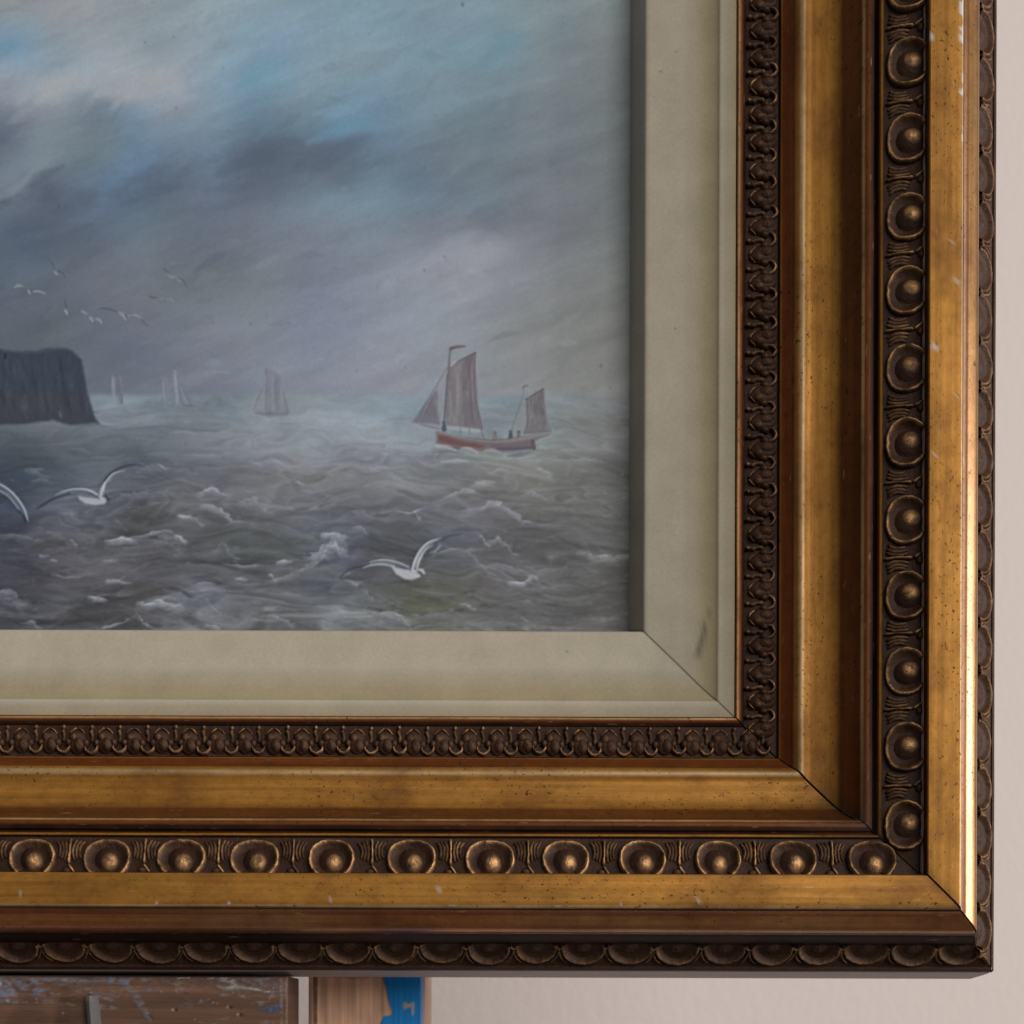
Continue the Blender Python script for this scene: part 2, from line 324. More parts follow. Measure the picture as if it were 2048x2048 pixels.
def make_painting():
    W, H = PX1-PX0, PY1-PY0
    yy, xx = np.mgrid[0:H, 0:W].astype(np.float32)
    px, py = xx+PX0, yy+PY0
    N = lambda sx, sy, s, o=4, g=.5: vnoise((H, W), sx, sy, s, o, g)
    # ---- sky: control colours pushed about by brush-work
    g, st = field(CTRL, W, H)
    rx, ry = xx*.94-yy*.34, xx*.34+yy*.94           # brushing runs up to the right
    wx, wy = N(150, 90, 1)*46, N(150, 90, 2)*34
    sky = sample(g, (xx+wx)/st, (yy+wy)/st)
    big = vnoise((2200, 2600), 130, 34, 3, 5, .55)
    streak = sample(big, xx*.94-yy*.34+700, xx*.34+yy*.94+100)
    fine = sample(vnoise((2200, 2600), 46, 6, 4, 3), xx*.94-yy*.34+700, xx*.34+yy*.94+100)
    hue = N(70, 50, 5, 3)
    sky = sky*(1+.15*streak+.03*fine)[..., None]
    sky[..., 0] += hue*.016; sky[..., 2] -= hue*.010; sky[..., 1] -= hue*.006
    # ---- sea: long horizontal brush-work, coarser towards the viewer
    g2, st = field(SEA, W, H)
    R0 = 915; h_ = H-R0; sx_, sy_ = xx[R0:], yy[R0:]
    t = np.clip((py-790)/480, 0, 1); ts = t[R0:]
    size = .33+.67*ts; Yc = np.broadcast_to(np.cumsum(1/size[:, :1], 0), (h_, W)); Xc = (px[R0:]-640)/size+2450   # waves grow towards the viewer
    bh, bw = int(Yc.max())+60, 4900
    V = lambda a_, b_, c_, d_, e_: vnoise((bh, bw), a_, b_, c_, d_, e_)
    q1 = V(320, 100, 14, 3, .5); q2 = V(170, 44, 18, 2, .5); q3 = V(120, 15, 16, 3, .6)
    dx, dy = sample(V(190, 120, 15, 2, .5)*130, Xc, Yc), sample(V(150, 70, 12, 2, .5)*80, Xc, Yc)
    wv = sample(q1, Xc+dx, Yc+dy); n2 = sample(q2, Xc+dx, Yc+dy); wv2 = sample(q3, Xc+dx*.5, Yc+dy*1.3)
    # each swell: light along its crest, falling off into a dark trough below
    ph = (n2*3.1) % 1.0; saw = np.where(ph < .22, ph/.22, (1-ph)/.78)
    saw = (saw**1.5-.33)*np.clip(.5+sample(q1, Xc*.5+400, Yc)*2.4, 0, 1)
    base = sample(g2, (sx_+sample(q1, Xc*.6, Yc)*90)/st, (sy_+wv*46*ts)/st)
    base = base*(1+(.26+.22*ts)*wv+(.10+.30*ts)*wv2+(.05+.22*ts)*saw)[..., None]
    base[..., 2] += sample(q1, Xc*.8+50, Yc*.9+20)*.045; base[..., 0] += n2*.018
    sea = sky.copy(); sea[R0:] = base
    wv2_ = np.zeros((H, W), np.float32); wv2_[R0:] = wv2; wv2 = wv2_; rid = np.zeros((H, W), np.float32); rid[R0:] = saw
    hz = np.clip((py-(786+N(40, 40, 22)*6))/10, 0, 1)[..., None]
    img = sky*(1-hz)+sea*hz
    relief = (np.abs(streak)*.15+fine*.2)*(1-hz[..., 0])+(wv2*1.1+rid*.35)*hz[..., 0]*(.3+t)
    mask = np.zeros((H, W), np.int16)
    rng = np.random.default_rng(5)
    stroke, poly, foam, brush, blot = brush_tools(img, relief, mask, PX0, PY0)

    K3 = lambda L: [(x*.31056, 480+y*.31056) for x, y in L]        # drawing scales
    K4 = lambda L: [(780+x*.18634, 660+y*.18634) for x, y in L]
    K5 = lambda L: [(x*.3416, 880+y*.3416) for x, y in L]
    K6 = lambda L: [(620+x*.352, 880+y*.352) for x, y in L]

    # ---- loose marks in the sky
    for _ in range(34):                 # lit cloud bank at upper left
        f = rng.random(); x = 30+f*330; y = 205-50*f+rng.normal()*16; L_ = rng.uniform(24, 60); an = -.4+rng.normal()*.3
        stroke([(x-L_*.5*np.cos(an), y-L_*.5*np.sin(an)), (x, y), (x+L_*.5*np.cos(an), y+L_*.5*np.sin(an))], [5, rng.uniform(12, 30), 5], np.array([158, 166, 175])*rng.uniform(.97, 1.05), .3, 11, .4)
    for _ in range(46):                 # the long dark bank of cloud, rising to the right
        f = rng.random(); x = -60+f*760; y = 430-150*f**1.1+rng.normal()*20; L_ = rng.uniform(50, 130); an = -.33+rng.normal()*.12
        c = np.array([84, 95, 112])*rng.uniform(.93, 1.1)
        stroke([(x-L_*.5*np.cos(an), y-L_*.5*np.sin(an)), (x, y+rng.normal()*4), (x+L_*.5*np.cos(an), y+L_*.5*np.sin(an))], [6, rng.uniform(18, 40), 6], c, .26, 13, .4)
    stroke([(-20, 400), (25, 380), (60, 345), (95, 320)], [14, 18, 10, 4], (128, 140, 150), .55, 9)
    stroke([(60, 375), (85, 352), (120, 335)], [10, 20, 8], (86, 94, 112), .5, 12)
    stroke([(70, 205), (95, 180), (140, 150)], [14, 34, 12], (170, 173, 181), .7, 16)
    stroke([(190, 185), (260, 180), (330, 165), (350, 190)], [20, 44, 40, 12], (164, 168, 177), .55, 20)
    stroke([(440, 345), (500, 318), (545, 295), (590, 280)], [22, 34, 26, 6], (80, 93, 110), .45, 18)
    stroke([(590, 335), (650, 318), (710, 285), (740, 270)], [20, 34, 22, 6], (84, 96, 113), .4, 18)
    stroke([(610, 285), (670, 262), (760, 240)], [10, 26, 8], (98, 140, 168), .45, 12)
    stroke([(470, 175), (505, 150), (560, 125)], [18, 46, 14], (105, 148, 172), .4, 20)
    stroke([(385, 545), (420, 522), (445, 508)], [6, 22, 5], (92, 100, 116), .6, 9)
    for k in range(14):
        x, y = 850+rng.uniform(0, 150), 0; y = 535-(x-830)*.33+rng.normal()*10; L_ = rng.uniform(14, 40)
        stroke([(x-L_, y+L_*.38), (x, y-2), (x+L_*.7, y-L_*.22)], [4, rng.uniform(8, 20), 3], (146, 148, 158), .3, 8, .5)
    stroke([(890, 462), (950, 452), (1010, 468)], [6, 14, 6], (106, 110, 124), .35, 9, .4)
    stroke([(960, 130), (1000, 90), (1050, 70)], [20, 44, 12], (98, 133, 150), .4, 20)
    stroke([(-20, 110), (20, 90)], [40, 20], (104, 145, 172), .5, 14)
    stroke([(200, 395), (240, 345), (290, 320)], [30, 46, 14], (98, 124, 152), .4, 20)
    for _ in range(260):                # soft scumbled touches, brushed up to the right
        x, y = rng.uniform(-60, 1270), rng.uniform(-60, 770); L = rng.uniform(20, 70); an = -.35+rng.normal()*.35
        c0 = img[int(y-PY0), int(np.clip(x-PX0, 0, W-1))]*255*(1+rng.normal()*.055)
        stroke([(x-L/2*np.cos(an), y-L/2*np.sin(an)), (x, y-rng.uniform(0, 5)), (x+L/2*np.cos(an), y+L/2*np.sin(an))], [4, rng.uniform(8, 22), 4], c0, .42, rng.uniform(4, 10), .35)
    # ---- cliff
    poly(K3([(-480, 700), (0, 712), (100, 728), (230, 722), (290, 708), (370, 702), (440, 712), (510, 775), (525, 850), (550, 990), (580, 1090), (600, 1150), (628, 1188), (560, 1188), (440, 1200), (330, 1168), (200, 1185), (100, 1200), (-480, 1190)]), (58, 64, 79), 1, 3.2, .3, 0, ((78, 83, 97), 1, .3))
    for i in range(70):
        x = rng.uniform(-440, 560); y = rng.uniform(740, 1080); L = rng.uniform(60, 200)
        c = [(44, 49, 63), (74, 80, 96), (92, 96, 110)][int(rng.choice(3, p=[.5, .35, .15]))]
        if x+L*.12 < 500+(y-775)*.26 and y+L < 1165: stroke(K3([(x, y), (x+L*.06, y+L*.5), (x+L*.16, y+L)]), [2, rng.uniform(5, 13), 2], c, .45, 3.5, .4)
    stroke(K3([(0, 722), (110, 735), (230, 730), (370, 708), (440, 718)]), [3, 4, 5, 4, 3], (78, 82, 94), .5, 3)
    stroke(K3([(368, 1115), (376, 1145)]), [4, 6], (100, 106, 120), .6, 2.5)
    stroke(K3([(20, 745), (22, 770)]), [5, 5], (38, 42, 55), .7, 2)
    stroke(K3([(500, 1200), (620, 1195), (720, 1230), (900, 1215), (1050, 1205), (1200, 1225), (1400, 1235)]), [4, 6, 5, 7, 5, 6, 3], (92, 100, 112), .55, 3, .3)
    stroke(K3([(-100, 1215), (200, 1205), (440, 1215), (650, 1255)]), [8, 9, 7, 3], (104, 112, 124), .5, 4, .3)
    stroke(K3([(620, 1165), (650, 1190), (720, 1195)]), [3, 5, 2], (140, 150, 158), .6, 2)
    # ---- far ships
    for pts, c, a in [([(705, 880), (722, 890), (728, 1010), (702, 1015)], (128, 136, 147), .55), ([(735, 885), (765, 875), (778, 1060), (740, 1060)], (112, 114, 130), .6),
                      ([(1030, 885), (1060, 900), (1070, 1060), (1035, 1065)], (122, 126, 140), .5), ([(1100, 845), (1125, 850), (1140, 1060), (1120, 1065)], (134, 141, 151), .5),
                      ([(1135, 850), (1165, 900), (1215, 1000), (1230, 1070), (1160, 1070)], (112, 116, 130), .55),
                      ([(1700, 835), (1690, 930), (1690, 1100), (1590, 1095), (1640, 970)], (128, 128, 142), .55), ([(1705, 830), (1755, 845), (1800, 890), (1805, 1100), (1700, 1110)], (116, 115, 130), .6),
                      ([(1810, 960), (1840, 1060), (1860, 1110), (1800, 1105)], (112, 118, 130), .5), ([(1620, 1105), (1850, 1105), (1830, 1140), (1650, 1135)], (112, 110, 122), .6)]:
        poly(K3(pts), c, a, 3.2, .1, 0, ((142, 148, 158), 1, .5))
    for x0_, y0_, x1_, y1_, w_, c_, a_ in [(712, 890, 716, 1012, 6, (140, 149, 160), .6), (752, 885, 772, 1050, 9, (104, 108, 124), .5), (1052, 900, 1064, 1060, 6, (108, 113, 128), .5), (1040, 890, 1046, 1050, 4, (140, 148, 158), .5), (1108, 845, 1126, 1055, 6, (144, 151, 161), .65), (1128, 870, 1165, 1060, 5, (104, 110, 126), .5), (1140, 940, 1190, 1065, 4, (138, 146, 156), .5), (1180, 970, 1222, 1068, 6, (106, 112, 126), .55),
                                           (1690, 930, 1625, 1090, 5, (106, 106, 122), .45), (1650, 980, 1600, 1085, 4, (142, 148, 158), .45), (1712, 850, 1700, 1100, 4, (102, 102, 118), .5), (1735, 850, 1740, 1095, 6, (136, 138, 150), .45), (1765, 870, 1775, 1100, 5, (100, 100, 116), .5), (1795, 900, 1800, 1100, 4, (138, 142, 152), .45), (1815, 980, 1840, 1100, 4, (104, 108, 122), .45), (1630, 1120, 1840, 1122, 8, (100, 99, 113), .5)]:
        stroke(K3([(x0_, y0_), ((x0_+x1_)/2-2, (y0_+y1_)/2), (x1_, y1_)]), [w_*.4, w_, w_*.7], c_, a_, 2.2, .3)
    stroke(K3([(1030, 930), (1040, 1010), (1050, 1050)]), 3, (136, 143, 153), .4, 2.5); stroke(K3([(775, 1000), (772, 1062)]), 2.2, (88, 92, 108), .7, 1.3)
    stroke(K3([(1170, 1065), (1240, 1075)]), [3, 1.5], (84, 90, 104), .7, 1.3); stroke(K3([(1700, 830), (1698, 870)]), 1.8, (90, 92, 106), .7, 1.2)
    stroke(K3([(1610, 1120), (1690, 1150), (1720, 1185), (1650, 1175)]), [2, 4, 3, 1], (145, 155, 160), .5, 2)
    stroke(K3([(1850, 1080), (1880, 1140), (1925, 1150)]), [2, 3, 1], (140, 150, 156), .5, 2); stroke(K3([(1350, 850), (1460, 858)]), [2, 5], (145, 148, 158), .4, 3)
    stroke(K3([(1400, 1250), (1520, 1240), (1610, 1220)]), [2, 6, 3], (132, 134, 140), .5, 3); stroke(K3([(1080, 1250), (1180, 1240), (1260, 1265)]), [2, 6, 2], (138, 144, 148), .5, 3)

    # ---- wave crests: soft random ones first, then the ones that can be read in the picture
    def crest(x, y, L, tilt, bright, wmax, a=.6, blue=0):
        c = np.array([bright, bright+1, bright+3+blue]); n = 5
        pts = [(x+L*(k/(n-1)-.5), y+tilt*L*(k/(n-1)-.5)-np.sin(k/(n-1)*np.pi)*L*.07+rng.normal()*1.2) for k in range(n)]
        stroke(pts, [.8, wmax*.8, wmax, wmax*.5, .6], c, a, max(1.1, wmax*.45), .55, .3)
    for _ in range(1500):
        y = 805+465*rng.random()**.8; tt = (y-790)/480; x = rng.uniform(-120, 1280)
        L = (22+64*tt)*rng.uniform(.5, 1.6); b0 = img[int(y-PY0), int(x-PX0)].mean()*255; tl = rng.normal()*.16; bow = rng.normal()*.08
        sg = 1 if rng.random() < .5 else -1
        c = b0*(1+sg*rng.uniform(.06, .26)*(.45+.75*tt))+np.array([0, 1, 2+rng.uniform(-4, 7)]); w = rng.uniform(1.6, 3.2)+tt*rng.uniform(.5, 9)
        stroke([(x-L/2, y-tl*L/2), (x, y-bow*L), (x+L/2, y+tl*L/2)], [w*.3, w, w*.3], c, rng.uniform(.3, .65), w*.5+1, .6, .25)
    dark = [((0, 1126), (79, 1143), 16, (54, 54, 66)), ((239, 1040), (342, 1035), 36, (70, 71, 68)), ((461, 1085), (615, 1085), 40, (74, 77, 74)), ((297, 1122), (338, 1122), 6, (50, 50, 58)), ((1042, 1095), (1218, 1095), 22, (66, 66, 68)),
            ((-20, 960), (70, 965), 50, (60, 73, 92)), ((800, 1200), (910, 1212), 24, (76, 80, 62)), ((760, 1050), (860, 1065), 22, (72, 74, 84)), ((640, 1125), (720, 1128), 20, (72, 76, 92)), ((240, 930), (330, 922), 20, (74, 84, 98)), ((160, 1240), (260, 1236), 22, (66, 64, 64)), ((240, 1172), (330, 1190), 26, (76, 72, 68)), ((900, 1062), (960, 1060), 12, (66, 72, 86)), ((860, 905), (925, 908), 6, (88, 96, 108)), ((1010, 905), (1060, 900), 9, (84, 94, 112)), ((955, 985), (1060, 990), 10, (86, 86, 86)), ((60, 1100), (130, 1090), 22, (68, 64, 64))]
    for a_, b_, w_, c_ in dark: stroke([a_, ((a_[0]+b_[0])/2, (a_[1]+b_[1])/2-4), b_], [w_*.3, w_, w_*.3], c_, .55, w_*.35+1, .4, .1)
    marks = [([(130, 898), (150, 899), (172, 906)], 5, 128, .5), ([(181, 917), (215, 917), (246, 912)], 5, 125, .6), ([(313, 930), (326, 939)], 4, 165, .8), ([(290, 938), (330, 938), (393, 950)], 15, 122, .5),
             ([(362, 912), (420, 913), (478, 905)], 5, 142, .6), ([(55, 946), (70, 948), (84, 956)], 8, 118, .6), ([(61, 966), (80, 962), (99, 964)], 5, 116, .7), ([(222, 1000), (262, 994), (320, 990), (370, 988)], 9, 118, .6),
             ([(395, 990), (420, 980), (444, 989)], 7, 160, .75), ([(408, 1012), (436, 1022), (464, 1044)], 10, 150, .75), ([(358, 1036), (374, 1035)], 6, 172, .9), ([(374, 1036), (388, 1040), (398, 1052)], 7, 135, .7),
             ([(486, 1004), (506, 1002), (528, 1020)], 12, 138, .6), ([(600, 982), (625, 984), (652, 978)], 6, 130, .6), ([(218, 1084), (240, 1081), (262, 1084)], 10, 172, .9), ([(262, 1080), (300, 1068), (335, 1064), (360, 1078)], 7, 140, .7),
             ([(270, 1092), (305, 1086), (340, 1092)], 22, 118, .5), ([(352, 1074), (364, 1085)], 6, 165, .9), ([(428, 1108), (440, 1090), (464, 1116)], 10, 116, .5), ([(0, 1076), (24, 1074), (50, 1078)], 8, 120, .5), ([(141, 1081), (146, 1092)], 5, 150, .8),
             ([(80, 1114), (90, 1112)], 5, 150, .8), ([(100, 1122), (107, 1124)], 4, 150, .8), ([(205, 1124), (228, 1123)], 4, 150, .7), ([(447, 1128), (480, 1134), (519, 1131)], 5, 142, .7), ([(556, 1126), (574, 1124)], 7, 160, .8),
             ([(536, 1166), (560, 1158), (600, 1142), (625, 1122), (636, 1100)], 8, 130, .7), ([(540, 1150), (545, 1162)], 6, 152, .8), ([(628, 1112), (644, 1094), (664, 1086)], 20, 142, .7), ([(214, 1164), (238, 1162)], 7, 168, .9),
             ([(242, 1167), (258, 1165)], 5, 155, .8), ([(472, 1158), (485, 1160)], 6, 155, .8), ([(390, 1170), (427, 1168)], 4, 140, .7), ([(288, 1208), (310, 1203), (332, 1206), (346, 1216)], 15, 172, .85), ([(330, 1198), (360, 1192), (395, 1210)], 14, 120, .5),
             ([(268, 1224), (266, 1236), (284, 1249), (312, 1260)], 6, 140, .7), ([(195, 1261), (225, 1252), (256, 1240)], 5, 150, .7), ([(178, 1196), (192, 1200), (206, 1201)], 7, 172, .9), ([(46, 1246), (62, 1248), (74, 1258)], 7, 135, .7),
             ([(541, 1230), (562, 1238), (577, 1251)], 8, 142, .7), ([(410, 1200), (420, 1218), (436, 1228)], 5, 130, .6), ([(0, 1190), (20, 1196), (34, 1210)], 20, 138, .6), ([(105, 1150), (130, 1156), (152, 1156)], 6, 140, .6), ([(410, 1252), (432, 1258)], 6, 160, .8),
             ([(738, 936), (768, 934)], 5, 158, .7), ([(877, 922), (910, 920), (940, 924)], 6, 145, .6), ([(1090, 924), (1140, 921), (1200, 920)], 8, 138, .6), ([(975, 947), (990, 941), (1008, 942)], 6, 148, .7), ([(956, 964), (976, 965)], 8, 165, .9),
             ([(1074, 938), (1092, 946)], 6, 150, .8), ([(870, 1000), (900, 990), (920, 982), (945, 982), (968, 990)], 7, 146, .7), ([(925, 1026), (950, 1018), (975, 1006), (1000, 1013), (1045, 1042)], 11, 145, .7), ([(975, 1024), (1010, 1028), (1060, 1048), (1110, 1052)], 6, 118, .5),
             ([(1044, 990), (1066, 988), (1090, 996)], 7, 138, .6), ([(1105, 1014), (1150, 1024), (1220, 1022)], 5, 112, .5), ([(1080, 1076), (1130, 1066), (1190, 1056)], 5, 106, .5), ([(788, 1020), (812, 1026), (832, 1020), (848, 1014)], 5, 150, .7), ([(827, 1022), (833, 1036)], 5, 165, .85), ([(688, 1036), (725, 1034), (765, 1042)], 14, 118, .5),
             ([(648, 1072), (664, 1068), (680, 1073)], 8, 165, .85), ([(640, 1110), (652, 1096), (668, 1092), (676, 1106)], 14, 150, .75), ([(706, 1058), (718, 1058), (727, 1066)], 6, 135, .7), ([(615, 1136), (634, 1122), (648, 1108)], 6, 130, .7),
             ([(960, 1072), (967, 1086), (974, 1090)], 5, 160, .85), ([(974, 1086), (992, 1078), (1012, 1090), (1022, 1108)], 9, 132, .7), ([(872, 1104), (896, 1098), (940, 1098)], 8, 138, .7), ([(930, 1104), (948, 1122), (976, 1148)], 9, 118, .6), ([(984, 1128), (1020, 1140), (1058, 1140)], 11, 122, .6),
             ([(1022, 1166), (1044, 1166), (1062, 1152)], 9, 160, .85), ([(1058, 1152), (1085, 1140), (1125, 1134)], 8, 116, .6), ([(1160, 1104), (1185, 1114), (1220, 1116), (1272, 1108)], 10, 138, .65), ([(1140, 1126), (1185, 1126), (1230, 1118)], 7, 112, .5), ([(688, 1158), (712, 1176), (745, 1204)], 18, 116, .6), ([(690, 1158), (706, 1170)], 6, 140, .7),
             ([(924, 1206), (944, 1219)], 6, 140, .8), ([(764, 1228), (785, 1226), (800, 1234), (812, 1250)], 6, 150, .75), ([(740, 1250), (770, 1240), (800, 1252)], 24, 118, .5), ([(818, 1256), (850, 1250)], 6, 130, .6), ([(872, 1226), (900, 1220), (925, 1230)], 7, 118, .6), ([(1040, 1234), (1050, 1242)], 4, 130, .7), ([(820, 1180), (860, 1186), (915, 1190)], 4, 112, .5), ([(1040, 1180), (1090, 1176), (1140, 1168)], 5, 108, .5), ([(1045, 1256), (1062, 1264)], 4, 130, .7),
             ([(560, 935), (600, 946), (660, 940)], 8, 130, .4), ([(500, 925), (516, 930)], 5, 150, .6), ([(545, 922), (560, 928)], 4, 160, .7), ([(590, 966), (600, 970)], 4, 150, .7), ([(615, 1018), (628, 1016)], 5, 150, .7), ([(540, 1012), (590, 1022), (650, 1018)], 5, 124, .5), ([(230, 1044), (240, 1050), (246, 1062)], 4, 118, .5), ([(700, 905), (770, 897), (830, 898)], 10, 152, .4)]
    for pts, w, b, a in marks:
        foam(pts, w*(1.05 if w < 8 else 1.3)+1.5, (b-90)*1.08+98, min(a*1.25, 1), rng.uniform(-3, 9), rng.uniform(1.2, 2.2))
        if w > 5:
            for _ in range(2):
                i = rng.integers(len(pts)); x, y = pts[i]
                foam([(x-w*rng.uniform(.6, 1.6), y+rng.normal()*w*.5), (x, y-w*.2+rng.normal()*w*.4), (x+w*rng.uniform(.6, 1.8), y+rng.normal()*w*.5)], w*.4+1, (b-90)*.88+96, a*.7, rng.uniform(-3, 9))
    for _ in range(150):                # flecks of foam
        x, y = rng.uniform(-100, 1250), rng.uniform(940, 1268)
        foam([(x, y), (x+rng.uniform(3, 10), y+rng.normal()*3)], rng.uniform(1.5, 3.5), 148, rng.uniform(.3, .8))

    # ---- distant gulls
    LT, DK = (172, 176, 184), (70, 74, 86)
    for pts, w, c in [([(300, 135), (322, 155), (340, 190)], [2, 3.5, 2], DK), ([(335, 215), (350, 228)], [5, 4], LT), ([(360, 205), (385, 220), (408, 252)], [3, 5, 2], DK), ([(365, 222), (385, 238)], [3, 2], (140, 144, 152)),
                      ([(75, 312), (100, 302), (130, 308)], [3, 6, 2], LT), ([(165, 338), (176, 352)], [6, 5], LT), ([(186, 335), (192, 358)], 2, DK), ([(200, 340), (235, 338), (270, 352)], [4, 6, 3], LT), ([(225, 325), (265, 336)], [2, 3], DK), ([(130, 312), (160, 332)], [2, 3], (96, 102, 114)),
                      ([(400, 388), (410, 410), (416, 442)], [1.5, 3, 3], DK), ([(404, 462), (416, 482)], [6, 6], LT), ([(424, 462), (438, 490)], [2, 3], DK),
                      ([(510, 466), (540, 482)], [5, 3], LT), ([(562, 506), (580, 528)], [5, 6], LT), ([(592, 520), (598, 546)], [2, 2], DK), ([(602, 515), (622, 522), (642, 545)], [4, 6, 3], LT), ([(640, 522), (652, 545)], [1.5, 2.5], DK),
                      ([(618, 452), (660, 446), (715, 458), (745, 472)], [1.5, 4, 4, 2], DK), ([(748, 472), (772, 490), (795, 520)], [3, 5, 4], LT), ([(798, 498), (806, 522)], [4, 3], DK), ([(806, 490), (850, 488), (892, 510)], [4, 4, 2.5], LT), ([(800, 486), (850, 482)], [2, 2], DK), ([(890, 512), (915, 535), (942, 562)], [2, 3, 1.5], DK),
                      ([(1035, 188), (1056, 200), (1078, 216)], [2, 4, 2], DK), ([(1066, 232), (1085, 246), (1110, 245), (1145, 272)], [3, 4, 3, 3], (160, 158, 168)), ([(1120, 245), (1165, 265), (1195, 308)], [2, 3, 1.5], DK),
                      ([(948, 366), (975, 376), (1008, 374)], [3, 5, 1.5], DK), ([(1008, 384), (1035, 384), (1060, 392)], [2, 3, 2], (150, 154, 160)), ([(1075, 385), (1100, 402)], [3, 2], (150, 154, 160)), ([(1046, 388), (1054, 404)], 2, DK)]:
        stroke(K3(pts), np.asarray(w)*.85, np.asarray(c)*.8+np.array([104, 110, 120])*.2, .72, 2.0, 0, .5, 5)

    # ---- fishing boat
    B = lambda p, c, a=1., s=1., **k: poly(K4(p), c, a, s, **k)
    L = lambda p, w, c, a=1., s=1.1, **k: stroke(K4(p), w, c, a, s, **k)
    B([(582, 410), (500, 580), (400, 740), (300, 880), (205, 1005), (520, 1060), (540, 900), (585, 500)], (134, 132, 142), .75, 1.6, streaks=((165, 166, 174), 1, .6), mid=1)
    B([(485, 640), (430, 700), (345, 810), (240, 985), (370, 1000), (512, 1015), (498, 860), (492, 720)], (101, 98, 110), .9, 1.4, streaks=((122, 118, 130), 1, .6), mid=1)
    L([(205, 1012), (330, 1060), (520, 1085)], [9, 8, 5], (142, 146, 154), .8, 2, mid=1)
    L([(235, 985), (380, 1030), (515, 1060)], [2, 3, 2], (88, 88, 98), .6, mid=1)
    L([(590, 400), (500, 560), (350, 800), (215, 1000)], [1.5, 2, 2, 1.5], (98, 97, 108), .8, mid=1)
    L([(625, 185), (612, 330), (596, 560), (575, 760), (560, 1000)], [3, 4, 4, 3.5, 3], (92, 86, 92), .85, 1.5, mid=1)
    B([(612, 400), (690, 345), (800, 290), (895, 240), (890, 400), (890, 650), (930, 880), (978, 1062), (860, 1052), (700, 1045), (595, 1035), (580, 900), (590, 560)], (112, 105, 110), 1, 1.2, mid=1, streaks=((132, 122, 127), 1, .45))
    B([(640, 420), (720, 360), (740, 600), (720, 900), (690, 1030), (610, 1010), (600, 760), (620, 560)], (128, 121, 124), .6, 3, streaks=((140, 131, 134), 1, .4), mid=1)
    B([(790, 300), (880, 260), (840, 420), (800, 640), (770, 640), (770, 420)], (94, 84, 93), .6, 3, mid=1)
    B([(760, 760), (890, 740), (950, 1040), (780, 1030)], (100, 92, 102), .55, 4, mid=1)
    rs = np.random.default_rng(77)
    for (xa, xb, ya, xc, xd, yb, n_) in ((625, 885, 330, 600, 950, 1035, 34), (1450, 1615, 690, 1440, 1690, 1085, 24), (420, 480, 700, 260, 500, 1000, 18)):
        for _ in range(n_):
            f = rs.random(); g0, g1 = sorted(rs.random(2)); xt, xe = xa+(xb-xa)*f, xc+(xd-xc)*f
            yt = ya-(f*90 if n_ != 18 else 0)
            c = [(132, 122, 124), (96, 88, 96), (144, 136, 138), (88, 80, 88)][rs.integers(4)]
            L([(xt+(xe-xt)*g0, yt+(yb-yt)*g0), (xt+(xe-xt)*(g0+g1)/2+rs.normal()*6, yt+(yb-yt)*(g0+g1)/2), (xt+(xe-xt)*g1, yt+(yb-yt)*g1)], [1, rs.uniform(2, 5), 1], c, .42, 1.8, dry=.3, mid=1)
    L([(590, 470), (585, 740), (570, 950)], [4, 5, 3], (98, 86, 90), .5, 1.8, mid=1)
    L([(640, 372), (760, 308), (895, 240)], [2, 2.5, 3.5], (84, 80, 86), .9, mid=1); L([(895, 250), (888, 400), (890, 640), (930, 870), (975, 1060)], [3, 2.5, 2.5, 2.5, 2], (92, 84, 92), .8, mid=1)
    L([(632, 378), (660, 350), (690, 342)], [4, 5, 1], (168, 172, 176), .85, mid=1); L([(640, 210), (700, 232), (770, 245)], 1.5, (150, 152, 156), .6)
    L([(628, 196), (690, 182), (782, 172)], [5, 6, 3], (100, 78, 84), .95, mid=1); L([(625, 205), (660, 195)], [4, 4], (92, 72, 80), .9, mid=1)
    L([(560, 1040), (700, 1055), (860, 1075), (970, 1085)], [6, 9, 8, 4], (150, 160, 166), .7, 2.4)
    for x, y in ((740, 1085), (835, 1090)): L([(x-5, y-35), (x+4, y+28)], 2.5, (112, 112, 116), .85, mid=1)
    L([(960, 1060), (968, 1110), (990, 1160)], 3, (104, 98, 104), .9, mid=1)
    # mizzen
    B([(1420, 740), (1395, 780), (1320, 990), (1290, 1085), (1430, 1095), (1450, 900)], (126, 128, 132), .7, 1.8, streaks=((150, 150, 152), 1, .5), mid=1)
    B([(1430, 740), (1500, 700), (1625, 628), (1642, 800), (1672, 960), (1712, 1082), (1560, 1092), (1420, 1102), (1450, 950)], (103, 97, 103), .95, 1.2, streaks=((122, 116, 120), 1, .6), mid=1)
    B([(1590, 650), (1622, 635), (1650, 900), (1600, 930), (1560, 800)], (88, 80, 90), .6, 3, mid=1)
    L([(1430, 745), (1520, 690), (1625, 628)], [2, 2.5, 3.5], (78, 74, 80), .9, mid=1); L([(1415, 600), (1405, 700), (1340, 900), (1285, 1070)], [1.5, 2, 2, 1.5], (104, 104, 108), .85, mid=1)
    L([(1400, 612), (1430, 596), (1460, 594)], [2, 4, 2], (96, 92, 96), .9, mid=1); L([(1420, 1102), (1600, 1090), (1712, 1078)], [3, 3, 2], (88, 88, 92), .8, mid=1)
    for _ in range(26):
        f = rs.random(); g0, g1 = sorted(rs.random(2)); xt, xe = 1440+170*f, 1440+245*f; yt = 735-95*f; yb = 1085
        c = [(120, 113, 117), (84, 78, 86), (130, 125, 128), (78, 71, 80)][rs.integers(4)]
        L([(xt+(xe-xt)*g0, yt+(yb-yt)*g0), (xt+(xe-xt)*g1, yt+(yb-yt)*g1)], [1, rs.uniform(2, 5)], c, .42, 1.8, dry=.3, mid=1)
